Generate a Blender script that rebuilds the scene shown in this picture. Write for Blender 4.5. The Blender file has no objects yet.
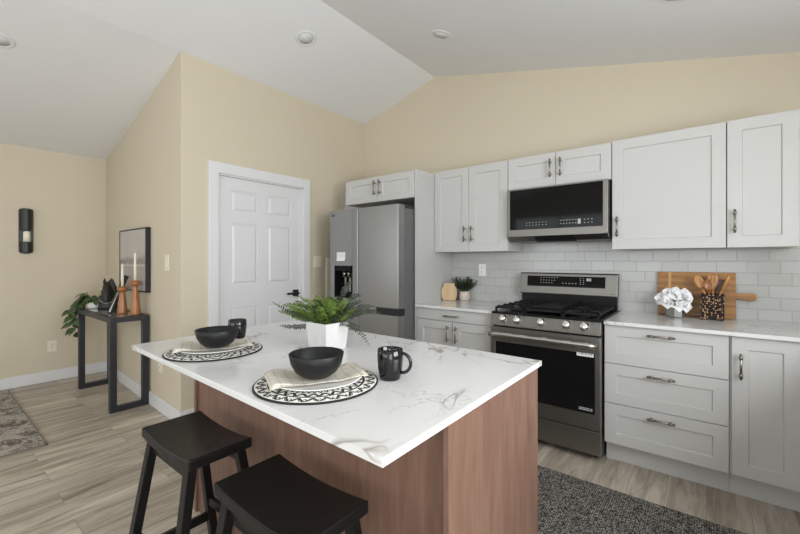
import bpy, bmesh, math, random
from mathutils import Vector, Matrix
random.seed(7)
sc = bpy.context.scene
COL = sc.collection
PI = math.pi

# ------------------------------------------------------------ camera, sky, light, exposure
cam_d = bpy.data.cameras.new('camera')
cam_d.sensor_width = 36.0
cam_d.lens = 385.77 / 800 * 36.0
cam_d.shift_y = -6.58 / 800
cam_d.clip_start = 0.05
cam = bpy.data.objects.new('camera', cam_d)
cam.location = (0, -3.39, 1.30)
cam.rotation_euler = (PI / 2, 0, math.radians(38.4857))
COL.objects.link(cam)
sc.camera = cam

world = bpy.data.worlds.new('sky')
sc.world = world
world.use_nodes = True
bg = world.node_tree.nodes['Background']
bg.inputs['Color'].default_value = (0.86, 0.93, 1.0, 1)
bg.inputs['Strength'].default_value = 0.9

def area(name, loc, rot, sx, sy, power, color=(1, 1, 1)):
    d = bpy.data.lights.new(name, 'AREA')
    d.shape = 'RECTANGLE'; d.size = sx; d.size_y = sy
    d.energy = power; d.color = color
    o = bpy.data.objects.new(name, d)
    o.location = loc; o.rotation_euler = rot
    COL.objects.link(o)
    return o
# daylight through the kitchen window (right wall), patio door (right wall, behind the camera)
# and the living room windows in the rear wall
area('daylight_kitchen_window', (1.34, -2.35, 1.62), (0, math.radians(90), 0), 1.0, 1.5, 52, (0.93, 0.97, 1.0))
area('daylight_patio_door', (1.34, -4.75, 1.12), (0, math.radians(90), 0), 1.9, 2.3, 54, (0.93, 0.97, 1.0))
area('daylight_living_window', (-1.6, -7.14, 1.55), (math.radians(90), 0, 0), 4.6, 1.7, 44, (0.93, 0.97, 1.0))

area('left_fill_light', (-5.67, -5.2, 1.5), (0, math.radians(-90), 0), 1.3, 1.9, 9, (0.93, 0.97, 1.0))  # added fill from an unseen, made-up left window, lifts the right ceiling slope

sc.view_settings.view_transform = 'Standard'
sc.view_settings.look = 'None'
sc.view_settings.gamma = 1.0
sc.view_settings.use_curve_mapping = False
sc.view_settings.exposure = 0.46

# ------------------------------------------------------------ materials
def new_mat(name):
    m = bpy.data.materials.new(name); m.use_nodes = True
    nt = m.node_tree
    return m, nt, nt.nodes['Principled BSDF']

def nd(nt, t, **kw):
    n = nt.nodes.new(t)
    for k, v in kw.items():
        if k.startswith('i_'):
            n.inputs[k[2:]].default_value = v
        else:
            setattr(n, k, v)
    return n

def math_n(nt, op, a, b=None, c=None):
    n = nt.nodes.new('ShaderNodeMath'); n.operation = op
    for i, v in enumerate((a, b, c)):
        if v is None: continue
        if isinstance(v, (int, float)): n.inputs[i].default_value = v
        else: nt.links.new(v, n.inputs[i])
    return n.outputs[0]

def mix(nt, fac, a, b, blend='MIX'):
    n = nt.nodes.new('ShaderNodeMix'); n.data_type = 'RGBA'; n.blend_type = blend
    for idx, v in ((0, fac), (6, a), (7, b)):
        if isinstance(v, (int, float)): n.inputs[idx].default_value = v
        elif isinstance(v, tuple): n.inputs[idx].default_value = (*v[:3], 1)
        else: nt.links.new(v, n.inputs[idx])
    return n.outputs[2]

def ramp(nt, fac, stops):
    n = nt.nodes.new('ShaderNodeValToRGB')
    el = n.color_ramp.elements
    while len(el) < len(stops): el.new(0.5)
    for e, (p, c) in zip(el, stops):
        e.position = p
        e.color = (c, c, c, 1) if isinstance(c, (int, float)) else (*c, 1)
    nt.links.new(fac, n.inputs[0])
    return n.outputs[0]

def coords(nt, scale=(1, 1, 1), rot=(0, 0, 0), loc=(0, 0, 0)):
    tc = nt.nodes.new('ShaderNodeTexCoord'); mp = nt.nodes.new('ShaderNodeMapping')
    mp.inputs['Scale'].default_value = scale; mp.inputs['Rotation'].default_value = rot
    mp.inputs['Location'].default_value = loc
    nt.links.new(tc.outputs['Object'], mp.inputs[0])
    return mp.outputs[0]

def noise(nt, vec, scale, detail=2, rough=0.5, dist=0.0):
    n = nd(nt, 'ShaderNodeTexNoise', i_Scale=scale, i_Detail=detail, i_Roughness=rough, i_Distortion=dist)
    if vec is not None: nt.links.new(vec, n.inputs['Vector'])
    return n.outputs[0]

def bump(nt, b, height, strength=0.2, dist=0.01):
    n = nd(nt, 'ShaderNodeBump', i_Strength=strength, i_Distance=dist)
    nt.links.new(height, n.inputs['Height']); nt.links.new(n.outputs[0], b.inputs['Normal'])

def plain(name, col, rough=0.5, metal=0.0, var=0.06, nscale=25, bstr=0.0, spec=0.5, coat=0.0, trans=0.0):
    m, nt, b = new_mat(name)
    v = coords(nt)
    f = noise(nt, v, nscale, 3)
    lo = tuple(c * (1 - var) for c in col); hi = tuple(min(1, c * (1 + var)) for c in col)
    nt.links.new(mix(nt, f, lo, hi), b.inputs['Base Color'])
    b.inputs['Roughness'].default_value = rough; b.inputs['Metallic'].default_value = metal
    b.inputs['Specular IOR Level'].default_value = spec
    b.inputs['Coat Weight'].default_value = coat
    b.inputs['Transmission Weight'].default_value = trans
    if bstr: bump(nt, b, noise(nt, v, nscale * 6, 2), bstr, 0.002)
    return m

M = {}
M['paint'] = plain('cream_wall_paint', (0.625, 0.550, 0.422), 0.65, var=0.02, nscale=3, bstr=0.05)
M['ceiling'] = plain('white_ceiling_paint', (0.81, 0.81, 0.81), 0.8, var=0.015, nscale=4, bstr=0.05)
M['white_trim'] = plain('white_trim_paint', (0.72, 0.72, 0.72), 0.4, var=0.01)
M['cabinet'] = plain('off_white_cabinet_paint', (0.54, 0.533, 0.512), 0.42, var=0.012, nscale=6)
M['nickel'] = plain('brushed_nickel', (0.30, 0.275, 0.235), 0.32, 1.0, var=0.1)
M['black_glass'] = plain('black_glass', (0.008, 0.008, 0.008), 0.06, var=0.1, spec=0.14)
M['black_satin'] = plain('black_satin_metal', (0.012, 0.012, 0.013), 0.4, var=0.2)
M['navy_black'] = plain('blue_black_metal', (0.020, 0.021, 0.027), 0.4, var=0.15)
M['iron'] = plain('cast_iron', (0.010, 0.010, 0.0105), 0.5, var=0.3, nscale=80, bstr=0.2, spec=0.25)
M['enamel'] = plain('black_enamel', (0.008, 0.008, 0.008), 0.25, var=0.1, spec=0.25)
M['dark_plastic'] = plain('dark_plastic', (0.025, 0.025, 0.027), 0.45)
M['grey_print'] = plain('pale_grey_print', (0.42, 0.42, 0.42), 0.6)
M['white_plastic'] = plain('white_plastic', (0.82, 0.82, 0.80), 0.35, var=0.01)
M['plate_cream'] = plain('cream_switch_plastic', (0.78, 0.72, 0.58), 0.4, var=0.01)
M['paper'] = plain('white_paper', (0.85, 0.85, 0.84), 0.8, var=0.02)
M['ceramic_white'] = plain('white_glazed_ceramic', (0.84, 0.83, 0.80), 0.15, var=0.01)
M['bowl_black'] = plain('matt_black_stoneware', (0.008, 0.008, 0.0085), 0.45, var=0.2, nscale=60, spec=0.3)
M['mug_black'] = plain('gloss_black_ceramic', (0.008, 0.008, 0.009), 0.08, var=0.1)
M['wax'] = plain('ivory_wax', (0.83, 0.77, 0.62), 0.5, var=0.02)
M['soil'] = plain('dark_soil', (0.03, 0.022, 0.015), 0.9, var=0.5, nscale=90, bstr=0.5)
M['chrome'] = plain('bright_steel', (0.75, 0.74, 0.72), 0.18, 1.0, var=0.05)
M['pale_frame'] = plain('lamp_lens_white', (0.70, 0.70, 0.69), 0.5, var=0.02)
M['rim_white'] = plain('lamp_rim_white', (0.76, 0.76, 0.75), 0.45, var=0.02)
M['ring_silver'] = plain('silver_ring', (0.70, 0.69, 0.66), 0.3, 0.8, var=0.05)
M['petal'] = plain('white_petal', (0.93, 0.92, 0.93), 0.6, var=0.02)
M['petal'].node_tree.nodes['Principled BSDF'].inputs['Subsurface Weight'].default_value = 0.5
M['petal'].node_tree.nodes['Principled BSDF'].inputs['Subsurface Radius'].default_value = (0.03, 0.03, 0.03)
M['green_leaf'] = plain('mid_green_leaf', (0.06, 0.13, 0.03), 0.45, var=0.5, nscale=18)
M['pothos_leaf'] = plain('trailing_leaf', (0.045, 0.085, 0.025), 0.4, var=0.55, nscale=22)
M['dark_leaf'] = plain('dark_green_leaf', (0.035, 0.065, 0.022), 0.5, var=0.4, nscale=30)
M['fern_leaf'] = plain('fresh_fern_green', (0.105, 0.165, 0.026), 0.42, var=0.75, nscale=14)
M['fern_dark'] = plain('dry_fern_green', (0.024, 0.033, 0.018), 0.55, var=0.4, nscale=14)
M['horse_black'] = plain('black_resin', (0.010, 0.010, 0.010), 0.45, var=0.2)
M['tumbler'] = plain('dark_grey_pot_metal', (0.30, 0.29, 0.27), 0.35, 0.7, var=0.25, nscale=30)

def lacquer():
    m, nt, b = new_mat('worn_black_lacquer')
    v = coords(nt, (3, 9, 9))
    n = noise(nt, v, 6, 4)
    nt.links.new(mix(nt, n, (0.004, 0.004, 0.004), (0.009, 0.0088, 0.0085)), b.inputs['Base Color'])
    nt.links.new(ramp(nt, n, [(0.2, 0.30), (0.8, 0.46)]), b.inputs['Roughness'])
    b.inputs['Specular IOR Level'].default_value = 0.3
    return m
M['lacquer'] = lacquer()

def steel(name, col, vertical=True, rough=0.30):
    m, nt, b = new_mat(name)
    v = coords(nt, (120, 120, 1.2) if vertical else (1.2, 120, 120))
    n = noise(nt, v, 3, 3)
    nt.links.new(mix(nt, n, tuple(c * 0.92 for c in col), tuple(c * 1.08 for c in col)), b.inputs['Base Color'])
    nt.links.new(ramp(nt, n, [(0.2, rough - 0.04), (0.8, rough + 0.06)]), b.inputs['Roughness'])
    b.inputs['Metallic'].default_value = 1.0
    return m
M['fridge_steel'] = steel('brushed_fridge_steel', (0.36, 0.36, 0.355), True, 0.34)
M['fridge_side'] = plain('grey_fridge_side', (0.20, 0.20, 0.20), 0.45, 0.6, var=0.05)
M['handle_steel'] = steel('bright_handle_steel', (0.50, 0.49, 0.46), False, 0.28)
M['range_steel'] = steel('brushed_range_steel', (0.235, 0.225, 0.205), False, 0.40)

def wood(name, lo, hi, stretch=(2, 30, 30), rough=0.45, bands=None):
    m, nt, b = new_mat(name)
    v = coords(nt, stretch)
    n = noise(nt, v, 2.2, 5, 0.6, 0.8)
    c = mix(nt, ramp(nt, n, [(0.3, 0.0), (0.7, 1.0)]), lo, hi)
    if bands:
        v2 = coords(nt, bands)
        w = noise(nt, v2, 1.0, 0)
        c = mix(nt, ramp(nt, w, [(0.38, 0.0), (0.62, 0.55)]), c, tuple(x * 0.5 for x in lo))
    nt.links.new(c, b.inputs['Base Color'])
    b.inputs['Roughness'].default_value = rough
    return m
M['island_wood'] = wood('brown_stained_wood', (0.150, 0.080, 0.055), (0.225, 0.130, 0.092), (14, 14, 1.6), 0.42)
M['bamboo'] = wood('bamboo_board', (0.31, 0.130, 0.026), (0.50, 0.245, 0.062), (2, 20, 40), 0.45, (0.4, 1, 26))
M['pale_wood'] = wood('pale_board_wood', (0.50, 0.34, 0.17), (0.66, 0.48, 0.27), (40, 20, 2), 0.5)
M['washed_wood'] = wood('whitewashed_wood', (0.50, 0.42, 0.33), (0.66, 0.59, 0.50), (20, 20, 10), 0.6)
M['light_stripe'] = wood('light_stripe_wood', (0.52, 0.30, 0.10), (0.62, 0.38, 0.15), (30, 20, 3), 0.5)
M['honey_wood'] = wood('turned_honey_wood', (0.27, 0.095, 0.028), (0.40, 0.165, 0.055), (20, 20, 3), 0.3)
M['spoon_wood'] = wood('utensil_wood', (0.42, 0.19, 0.06), (0.62, 0.33, 0.12), (20, 20, 4), 0.45)
M['spoon_dark'] = wood('walnut_utensil', (0.06, 0.024, 0.012), (0.11, 0.045, 0.022), (20, 20, 4), 0.4)

def quartz(name, scale):
    m, nt, b = new_mat(name)
    v = coords(nt, (1, 1, 1), (0, 0, 0.9))
    n1 = noise(nt, v, 0.9 * scale, 4, 0.5, 1.0)
    d1 = math_n(nt, 'ABSOLUTE', math_n(nt, 'SUBTRACT', n1, 0.5))
    n2 = noise(nt, coords(nt, (1, 1, 1), (0, 0, -0.5), (4.3, 1.7, 0)), 0.8 * scale, 6, 0.6, 2.0)
    d2 = math_n(nt, 'ABSOLUTE', math_n(nt, 'SUBTRACT', n2, 0.47))
    mask = noise(nt, coords(nt, (1, 1, 1), (0, 0, 0), (9, 2, 0)), 2.2 * scale, 2)
    mk = ramp(nt, mask, [(0.44, 0.0), (0.60, 1.0)])
    v1 = ramp(nt, d1, [(0.0, 1.0), (0.0065, 0.0)])
    v2 = ramp(nt, d2, [(0.0, 0.7), (0.006, 0.0)])
    halo = ramp(nt, d1, [(0.0, 0.12), (0.035, 0.0)])
    f = math_n(nt, 'MULTIPLY', math_n(nt, 'MAXIMUM', v1, v2), mk)
    cl = noise(nt, v, 2.5, 3)
    base = mix(nt, cl, (0.68, 0.675, 0.665), (0.74, 0.737, 0.73))
    base = mix(nt, math_n(nt, 'MULTIPLY', halo, mk), base, (0.52, 0.50, 0.47))
    tan = mix(nt, noise(nt, v, 5, 1), (0.20, 0.19, 0.18), (0.40, 0.31, 0.22))
    nt.links.new(mix(nt, math_n(nt, 'MULTIPLY', f, 0.9), base, tan), b.inputs['Base Color'])
    b.inputs['Roughness'].default_value = 0.17
    return m
M['quartz'] = quartz('veined_white_quartz', 1.6)

def floor_mat():
    m, nt, b = new_mat('grey_oak_planks')
    tc = nt.nodes.new('ShaderNodeTexCoord'); sep = nt.nodes.new('ShaderNodeSeparateXYZ'); cmb = nt.nodes.new('ShaderNodeCombineXYZ')
    nt.links.new(tc.outputs['Object'], sep.inputs[0])
    nt.links.new(sep.outputs['Y'], cmb.inputs['X']); nt.links.new(sep.outputs['X'], cmb.inputs['Y'])
    br = nd(nt, 'ShaderNodeTexBrick', offset=0.37, offset_frequency=2)
    br.inputs['Scale'].default_value = 1.0; br.inputs['Mortar Size'].default_value = 0.0012
    br.inputs['Brick Width'].default_value = 1.22; br.inputs['Row Height'].default_value = 0.178
    br.inputs['Color1'].default_value = (0.0, 0, 0, 1); br.inputs['Color2'].default_value = (1, 1, 1, 1)
    br.inputs['Mortar'].default_value = (0.5, 0.5, 0.5, 1); br.inputs['Bias'].default_value = 0.0
    nt.links.new(cmb.outputs[0], br.inputs['Vector'])
    mp = nt.nodes.new('ShaderNodeMapping'); mp.inputs['Scale'].default_value = (1.0, 11, 1)
    nt.links.new(cmb.outputs[0], mp.inputs[0])
    ad = nd(nt, 'ShaderNodeVectorMath', operation='MULTIPLY_ADD')
    nt.links.new(br.outputs['Color'], ad.inputs[0]); ad.inputs[1].default_value = (7, 3, 5)
    nt.links.new(mp.outputs[0], ad.inputs[2])
    g = noise(nt, ad.outputs[0], 1.5, 6, 0.62, 0.9)
    mp2 = nt.nodes.new('ShaderNodeMapping'); mp2.inputs['Scale'].default_value = (0.8, 5, 1)
    nt.links.new(cmb.outputs[0], mp2.inputs[0])
    ad2 = nd(nt, 'ShaderNodeVectorMath', operation='MULTIPLY_ADD')
    nt.links.new(br.outputs['Color'], ad2.inputs[0]); ad2.inputs[1].default_value = (3, 9, 2); nt.links.new(mp2.outputs[0], ad2.inputs[2])
    rings = noise(nt, ad2.outputs[0], 1.3, 1, 0.4, 0.3)
    rg = math_n(nt, 'PINGPONG', math_n(nt, 'MULTIPLY', rings, 14), 1.0)
    c = mix(nt, ramp(nt, g, [(0.32, 0.0), (0.67, 1.0)]), (0.265, 0.220, 0.170), (0.60, 0.535, 0.45))
    c = mix(nt, ramp(nt, rg, [(0.0, 0.22), (0.25, 0.0)]), c, (0.17, 0.135, 0.10))
    tone = mix(nt, br.outputs['Color'], (0.84, 0.83, 0.82), (1.12, 1.11, 1.10))
    c = mix(nt, 1.0, c, tone, 'MULTIPLY')
    c = mix(nt, math_n(nt, 'MULTIPLY', br.outputs['Fac'], 0.55), c, (0.10, 0.08, 0.06))
    nt.links.new(c, b.inputs['Base Color'])
    b.inputs['Roughness'].default_value = 0.42
    return m
M['floor'] = floor_mat()

def tile_mat():
    m, nt, b = new_mat('white_subway_tile')
    tc = nt.nodes.new('ShaderNodeTexCoord'); sep = nt.nodes.new('ShaderNodeSeparateXYZ'); cmb = nt.nodes.new('ShaderNodeCombineXYZ')
    nt.links.new(tc.outputs['Object'], sep.inputs[0])
    zz = math_n(nt, 'ADD', sep.outputs['Z'], 0.0225)
    row = math_n(nt, 'FLOOR', math_n(nt, 'DIVIDE', zz, 0.0775))          # each course steps on by a third of a tile
    xx = math_n(nt, 'ADD', math_n(nt, 'ADD', sep.outputs['X'], 15.551), math_n(nt, 'MULTIPLY', row, 0.155 / 3))
    nt.links.new(xx, cmb.inputs['X']); nt.links.new(zz, cmb.inputs['Y'])
    br = nd(nt, 'ShaderNodeTexBrick', offset=0.0, offset_frequency=2)
    br.inputs['Scale'].default_value = 1.0; br.inputs['Mortar Size'].default_value = 0.0028; br.inputs['Mortar Smooth'].default_value = 0.3
    br.inputs['Brick Width'].default_value = 0.155; br.inputs['Row Height'].default_value = 0.0775
    br.inputs['Color1'].default_value = (0.47, 0.467, 0.448, 1); br.inputs['Color2'].default_value = (0.51, 0.507, 0.488, 1)
    br.inputs['Mortar'].default_value = (0.40, 0.40, 0.385, 1)
    nt.links.new(cmb.outputs[0], br.inputs['Vector'])
    nt.links.new(br.outputs['Color'], b.inputs['Base Color'])
    b.inputs['Roughness'].default_value = 0.16
    inv = math_n(nt, 'SUBTRACT', 1.0, br.outputs['Fac'])
    bump(nt, b, inv, 0.55, 0.003)
    return m
M['tile'] = tile_mat()

def rug_dark():
    m, nt, b = new_mat('dark_woven_runner')
    v = coords(nt, (1, 1, 1))
    ck = nd(nt, 'ShaderNodeTexVoronoi', i_Scale=105.0, i_Randomness=0.5); nt.links.new(v, ck.inputs['Vector'])
    n = noise(nt, v, 9, 3)
    f = ramp(nt, ck.outputs['Distance'], [(0.28, 1.0), (0.62, 0.0)])
    c = mix(nt, math_n(nt, 'MULTIPLY', f, ramp(nt, n, [(0.3, 0.7), (0.7, 1.0)])), (0.020, 0.018, 0.017), (0.40, 0.37, 0.33))
    nt.links.new(c, b.inputs['Base Color']); b.inputs['Roughness'].default_value = 0.95
    bump(nt, b, ck.outputs['Distance'], 0.5, 0.004)
    return m
M['runner'] = rug_dark()

def rug_light():
    m, nt, b = new_mat('grey_patterned_pile')
    v = coords(nt, (1, 1, 1))
    n1 = noise(nt, v, 7, 5, 0.7, 1.5); n2 = noise(nt, v, 70, 2)
    s = math_n(nt, 'ADD', math_n(nt, 'MULTIPLY', n1, 0.7), math_n(nt, 'MULTIPLY', n2, 0.35))
    c = mix(nt, ramp(nt, s, [(0.46, 0.0), (0.55, 1.0)]), (0.105, 0.092, 0.076), (0.40, 0.36, 0.305))
    nt.links.new(c, b.inputs['Base Color']); b.inputs['Roughness'].default_value = 0.95
    bump(nt, b, n2, 0.5, 0.004)
    return m
M['pile'] = rug_light()

def placemat_mat():
    m, nt, b = new_mat('black_white_woven_placemat')
    tc = nt.nodes.new('ShaderNodeTexCoord'); sep = nt.nodes.new('ShaderNodeSeparateXYZ')
    nt.links.new(tc.outputs['Object'], sep.inputs[0])
    x, y = sep.outputs['X'], sep.outputs['Y']
    r = math_n(nt, 'SQRT', math_n(nt, 'ADD', math_n(nt, 'MULTIPLY', x, x), math_n(nt, 'MULTIPLY', y, y)))
    a = math_n(nt, 'DIVIDE', math_n(nt, 'ARCTAN2', y, x), 2 * PI)
    a = math_n(nt, 'ADD', a, math_n(nt, 'MULTIPLY', noise(nt, tc.outputs['Object'], 18, 1), 0.012))
    def zig(n, r0, r1, w):
        tri = math_n(nt, 'PINGPONG', math_n(nt, 'MULTIPLY', a, float(n)), 0.5)
        t = math_n(nt, 'DIVIDE', math_n(nt, 'SUBTRACT', r, r0), r1 - r0)
        d = math_n(nt, 'ABSOLUTE', math_n(nt, 'SUBTRACT', math_n(nt, 'MULTIPLY', tri, 2.0), t))
        inb = math_n(nt, 'MULTIPLY', math_n(nt, 'GREATER_THAN', r, r0), math_n(nt, 'LESS_THAN', r, r1))
        return math_n(nt, 'MULTIPLY', math_n(nt, 'LESS_THAN', d, w), inb)
    def ring(r0, r1):
        return math_n(nt, 'MULTIPLY', math_n(nt, 'GREATER_THAN', r, r0), math_n(nt, 'LESS_THAN', r, r1))
    k = ring(0.1865, 0.25)
    for z in (zig(26, 0.152, 0.183, 0.20), zig(52, 0.160, 0.180, 0.16), zig(26, 0.118, 0.142, 0.34), zig(40, 0.09, 0.116, 0.25), ring(0.1425, 0.150), ring(0.05, 0.09)):
        k = math_n(nt, 'MAXIMUM', k, z)
    nt.links.new(mix(nt, k, (0.74, 0.72, 0.66), (0.012, 0.012, 0.012)), b.inputs['Base Color'])
    b.inputs['Roughness'].default_value = 0.85
    bump(nt, b, math_n(nt, 'SINE', math_n(nt, 'MULTIPLY', r, 900)), 0.4, 0.002)
    return m
M['placemat'] = placemat_mat()

def linen():
    m, nt, b = new_mat('beige_linen')
    v = coords(nt, (1, 1, 1))
    w = nd(nt, 'ShaderNodeTexWave', i_Scale=9.0, i_Distortion=1.5); nt.links.new(v, w.inputs['Vector'])
    c = mix(nt, ramp(nt, w.outputs[0], [(0.86, 0.0), (0.97, 0.45)]), (0.63, 0.585, 0.50), (0.40, 0.36, 0.29))
    nt.links.new(c, b.inputs['Base Color']); b.inputs['Roughness'].default_value = 0.9
    bump(nt, b, noise(nt, v, 260, 1), 0.3, 0.002)
    return m
M['linen'] = linen()

def pot_white():
    m, nt, b = new_mat('white_carved_plaster')
    v = coords(nt)
    n = noise(nt, v, 26, 4, 0.6, 0.6)
    d = math_n(nt, 'ABSOLUTE', math_n(nt, 'SUBTRACT', noise(nt, v, 12, 3, 0.5, 2.5), 0.5))
    c = mix(nt, ramp(nt, d, [(0.0, 0.5), (0.006, 0.0)]), (0.64, 0.63, 0.62), (0.40, 0.39, 0.38))
    nt.links.new(c, b.inputs['Base Color']); b.inputs['Roughness'].default_value = 0.6
    bump(nt, b, n, 0.5, 0.01)
    return m
M['plaster'] = pot_white()

def mosaic():
    m, nt, b = new_mat('dark_gold_mosaic')
    v = coords(nt)
    vo = nd(nt, 'ShaderNodeTexVoronoi', i_Scale=95.0, i_Randomness=0.8); nt.links.new(v, vo.inputs['Vector'])
    rnd = nt.nodes.new('ShaderNodeSeparateColor'); nt.links.new(vo.outputs['Color'], rnd.inputs[0])
    dots = math_n(nt, 'MULTIPLY', ramp(nt, vo.outputs['Distance'], [(0.34, 1.0), (0.46, 0.0)]), math_n(nt, 'GREATER_THAN', rnd.outputs[0], 0.5))
    tint = mix(nt, rnd.outputs[1], (0.42, 0.21, 0.09), (0.66, 0.48, 0.30))
    nt.links.new(mix(nt, dots, (0.018, 0.009, 0.006), tint), b.inputs['Base Color'])
    b.inputs['Roughness'].default_value = 0.45; b.inputs['Specular IOR Level'].default_value = 0.2
    bump(nt, b, vo.outputs['Distance'], 0.4, 0.004)
    return m
M['mosaic'] = mosaic()

def picture_art():
    m, nt, b = new_mat('misty_lake_print')
    tc = nt.nodes.new('ShaderNodeTexCoord'); sep = nt.nodes.new('ShaderNodeSeparateXYZ'); nt.links.new(tc.outputs['Object'], sep.inputs[0])
    z = sep.outputs['Z']; x = sep.outputs['X']
    n = noise(nt, coords(nt, (14, 1, 4)), 2.0, 5, 0.65)
    n2 = noise(nt, coords(nt, (2, 1, 6)), 1.6, 3)
    h = math_n(nt, 'ADD', z, math_n(nt, 'MULTIPLY', math_n(nt, 'SUBTRACT', n, 0.5), 0.16))
    trees = math_n(nt, 'MULTIPLY', ramp(nt, h, [(0.235, 0.0), (0.265, 1.0), (0.29, 1.0), (0.33, 0.0)]), 0.75)
    c = mix(nt, n2, (0.42, 0.39, 0.35), (0.55, 0.52, 0.48))
    c = mix(nt, trees, c, (0.15, 0.135, 0.12))
    shore = ramp(nt, z, [(0.236, 0.0), (0.240, 1.0), (0.246, 1.0), (0.252, 0.0)])
    c = mix(nt, math_n(nt, 'MULTIPLY', shore, 0.7), c, (0.62, 0.58, 0.54))
    c = mix(nt, ramp(nt, z, [(0.10, 0.25), (0.235, 0.5), (0.237, 0.0)]), c, (0.22, 0.19, 0.20))
    nt.links.new(c, b.inputs['Base Color']); b.inputs['Roughness'].default_value = 0.35
    return m
M['art'] = picture_art()

def glass_mat():
    m, nt, b = new_mat('smoked_clear_glass')
    b.inputs['Base Color'].default_value = (0.80, 0.84, 0.82, 1)
    b.inputs['Roughness'].default_value = 0.03
    b.inputs['Transmission Weight'].default_value = 0.9
    n = noise(nt, coords(nt), 3, 2)
    nt.links.new(ramp(nt, n, [(0.0, 0.02), (1.0, 0.05)]), b.inputs['Roughness'])
    return m
M['table_glass'] = glass_mat()

# ------------------------------------------------------------ mesh helpers
def box(bm, x0, x1, y0, y1, z0, z1, bev=0.0, seg=2):
    vs = [bm.verts.new(p) for p in ((x0, y0, z0), (x1, y0, z0), (x1, y1, z0), (x0, y1, z0), (x0, y0, z1), (x1, y0, z1), (x1, y1, z1), (x0, y1, z1))]
    fs = [bm.faces.new([vs[i] for i in q]) for q in ((0, 3, 2, 1), (4, 5, 6, 7), (0, 1, 5, 4), (1, 2, 6, 5), (2, 3, 7, 6), (3, 0, 4, 7))]
    for f in fs: f.normal_update()
    if bev:
        es = set(e for f in fs for e in f.edges)
        bmesh.ops.bevel(bm, geom=list(es), offset=bev, segments=seg, profile=0.5, affect='EDGES')
    return fs

def prism(bm, pts, axis, a, b, bev=0.0):
    """polygon pts (2D) extruded along axis from a to b; axis 'x': pts are (y,z), 'y': (x,z), 'z': (x,y)"""
    def P(p, t):
        return {'x': (t, p[0], p[1]), 'y': (p[0], t, p[1]), 'z': (p[0], p[1], t)}[axis]
    A = [bm.verts.new(P(p, a)) for p in pts]; B = [bm.verts.new(P(p, b)) for p in pts]
    fs = [bm.faces.new(A), bm.faces.new(B[::-1])]
    n = len(pts)
    for i in range(n):
        fs.append(bm.faces.new((A[i], B[i], B[(i + 1) % n], A[(i + 1) % n])))
    bmesh.ops.recalc_face_normals(bm, faces=fs)
    if bev:
        bmesh.ops.bevel(bm, geom=list(set(e for f in fs for e in f.edges)), offset=bev, segments=2, profile=0.5, affect='EDGES')
    return fs

def lathe(bm, prof, n=32, c=(0, 0, 0), M4=None):
    rings = []
    for r, z in prof:
        if r < 1e-6:
            rings.append([bm.verts.new((c[0], c[1], c[2] + z))])
        else:
            rings.append([bm.verts.new((c[0] + r * math.cos(2 * PI * i / n), c[1] + r * math.sin(2 * PI * i / n), c[2] + z)) for i in range(n)])
    for A, B in zip(rings, rings[1:]):
        for i in range(n):
            j = (i + 1) % n
            if len(A) == 1 and len(B) == 1: continue
            if len(A) == 1: f = bm.faces.new((A[0], B[i], B[j]))
            elif len(B) == 1: f = bm.faces.new((A[i], B[0], A[j]))
            else: f = bm.faces.new((A[i], B[i], B[j], A[j]))
            f.smooth = True
    vs = [v for R in rings for v in R]
    if M4 is not None: bmesh.ops.transform(bm, matrix=M4, verts=vs)
    bmesh.ops.recalc_face_normals(bm, faces=bm.faces[:])
    return vs

def tube(bm, pts, r, n=8, caps=True):
    pts = [Vector(p) for p in pts]
    rs = r if isinstance(r, (list, tuple)) else [r] * len(pts)
    t0 = (pts[1] - pts[0]).normalized()
    up = Vector((0, 0, 1)) if abs(t0.z) < 0.9 else Vector((1, 0, 0))
    u = t0.cross(up).normalized(); rings = []
    for i, p in enumerate(pts):
        t = (pts[min(i + 1, len(pts) - 1)] - pts[max(i - 1, 0)]).normalized()
        u = (u - t * u.dot(t)).normalized(); w = t.cross(u)
        rings.append([bm.verts.new(p + (u * math.cos(2 * PI * k / n) + w * math.sin(2 * PI * k / n)) * rs[i]) for k in range(n)])
    for A, B in zip(rings, rings[1:]):
        for k in range(n):
            f = bm.faces.new((A[k], A[(k + 1) % n], B[(k + 1) % n], B[k])); f.smooth = True
    if caps:
        bm.faces.new(rings[0][::-1]); bm.faces.new(rings[-1])

def beam(bm, p0, p1, w, h, bev=0.0, up=(0, 0, 1)):
    """square bar from p0 to p1"""
    p0, p1 = Vector(p0), Vector(p1); t = (p1 - p0).normalized(); up = Vector(up)
    u = t.cross(up).normalized(); v = u.cross(t)
    q = [(-w / 2, -h / 2), (w / 2, -h / 2), (w / 2, h / 2), (-w / 2, h / 2)]
    A = [bm.verts.new(p0 + u * a + v * b) for a, b in q]; B = [bm.verts.new(p1 + u * a + v * b) for a, b in q]
    fs = [bm.faces.new(A), bm.faces.new(B[::-1])] + [bm.faces.new((A[i], B[i], B[(i + 1) % 4], A[(i + 1) % 4])) for i in range(4)]
    bmesh.ops.recalc_face_normals(bm, faces=fs)
    if bev: bmesh.ops.bevel(bm, geom=list(set(e for f in fs for e in f.edges)), offset=bev, segments=2, profile=0.5, affect='EDGES')

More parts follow.
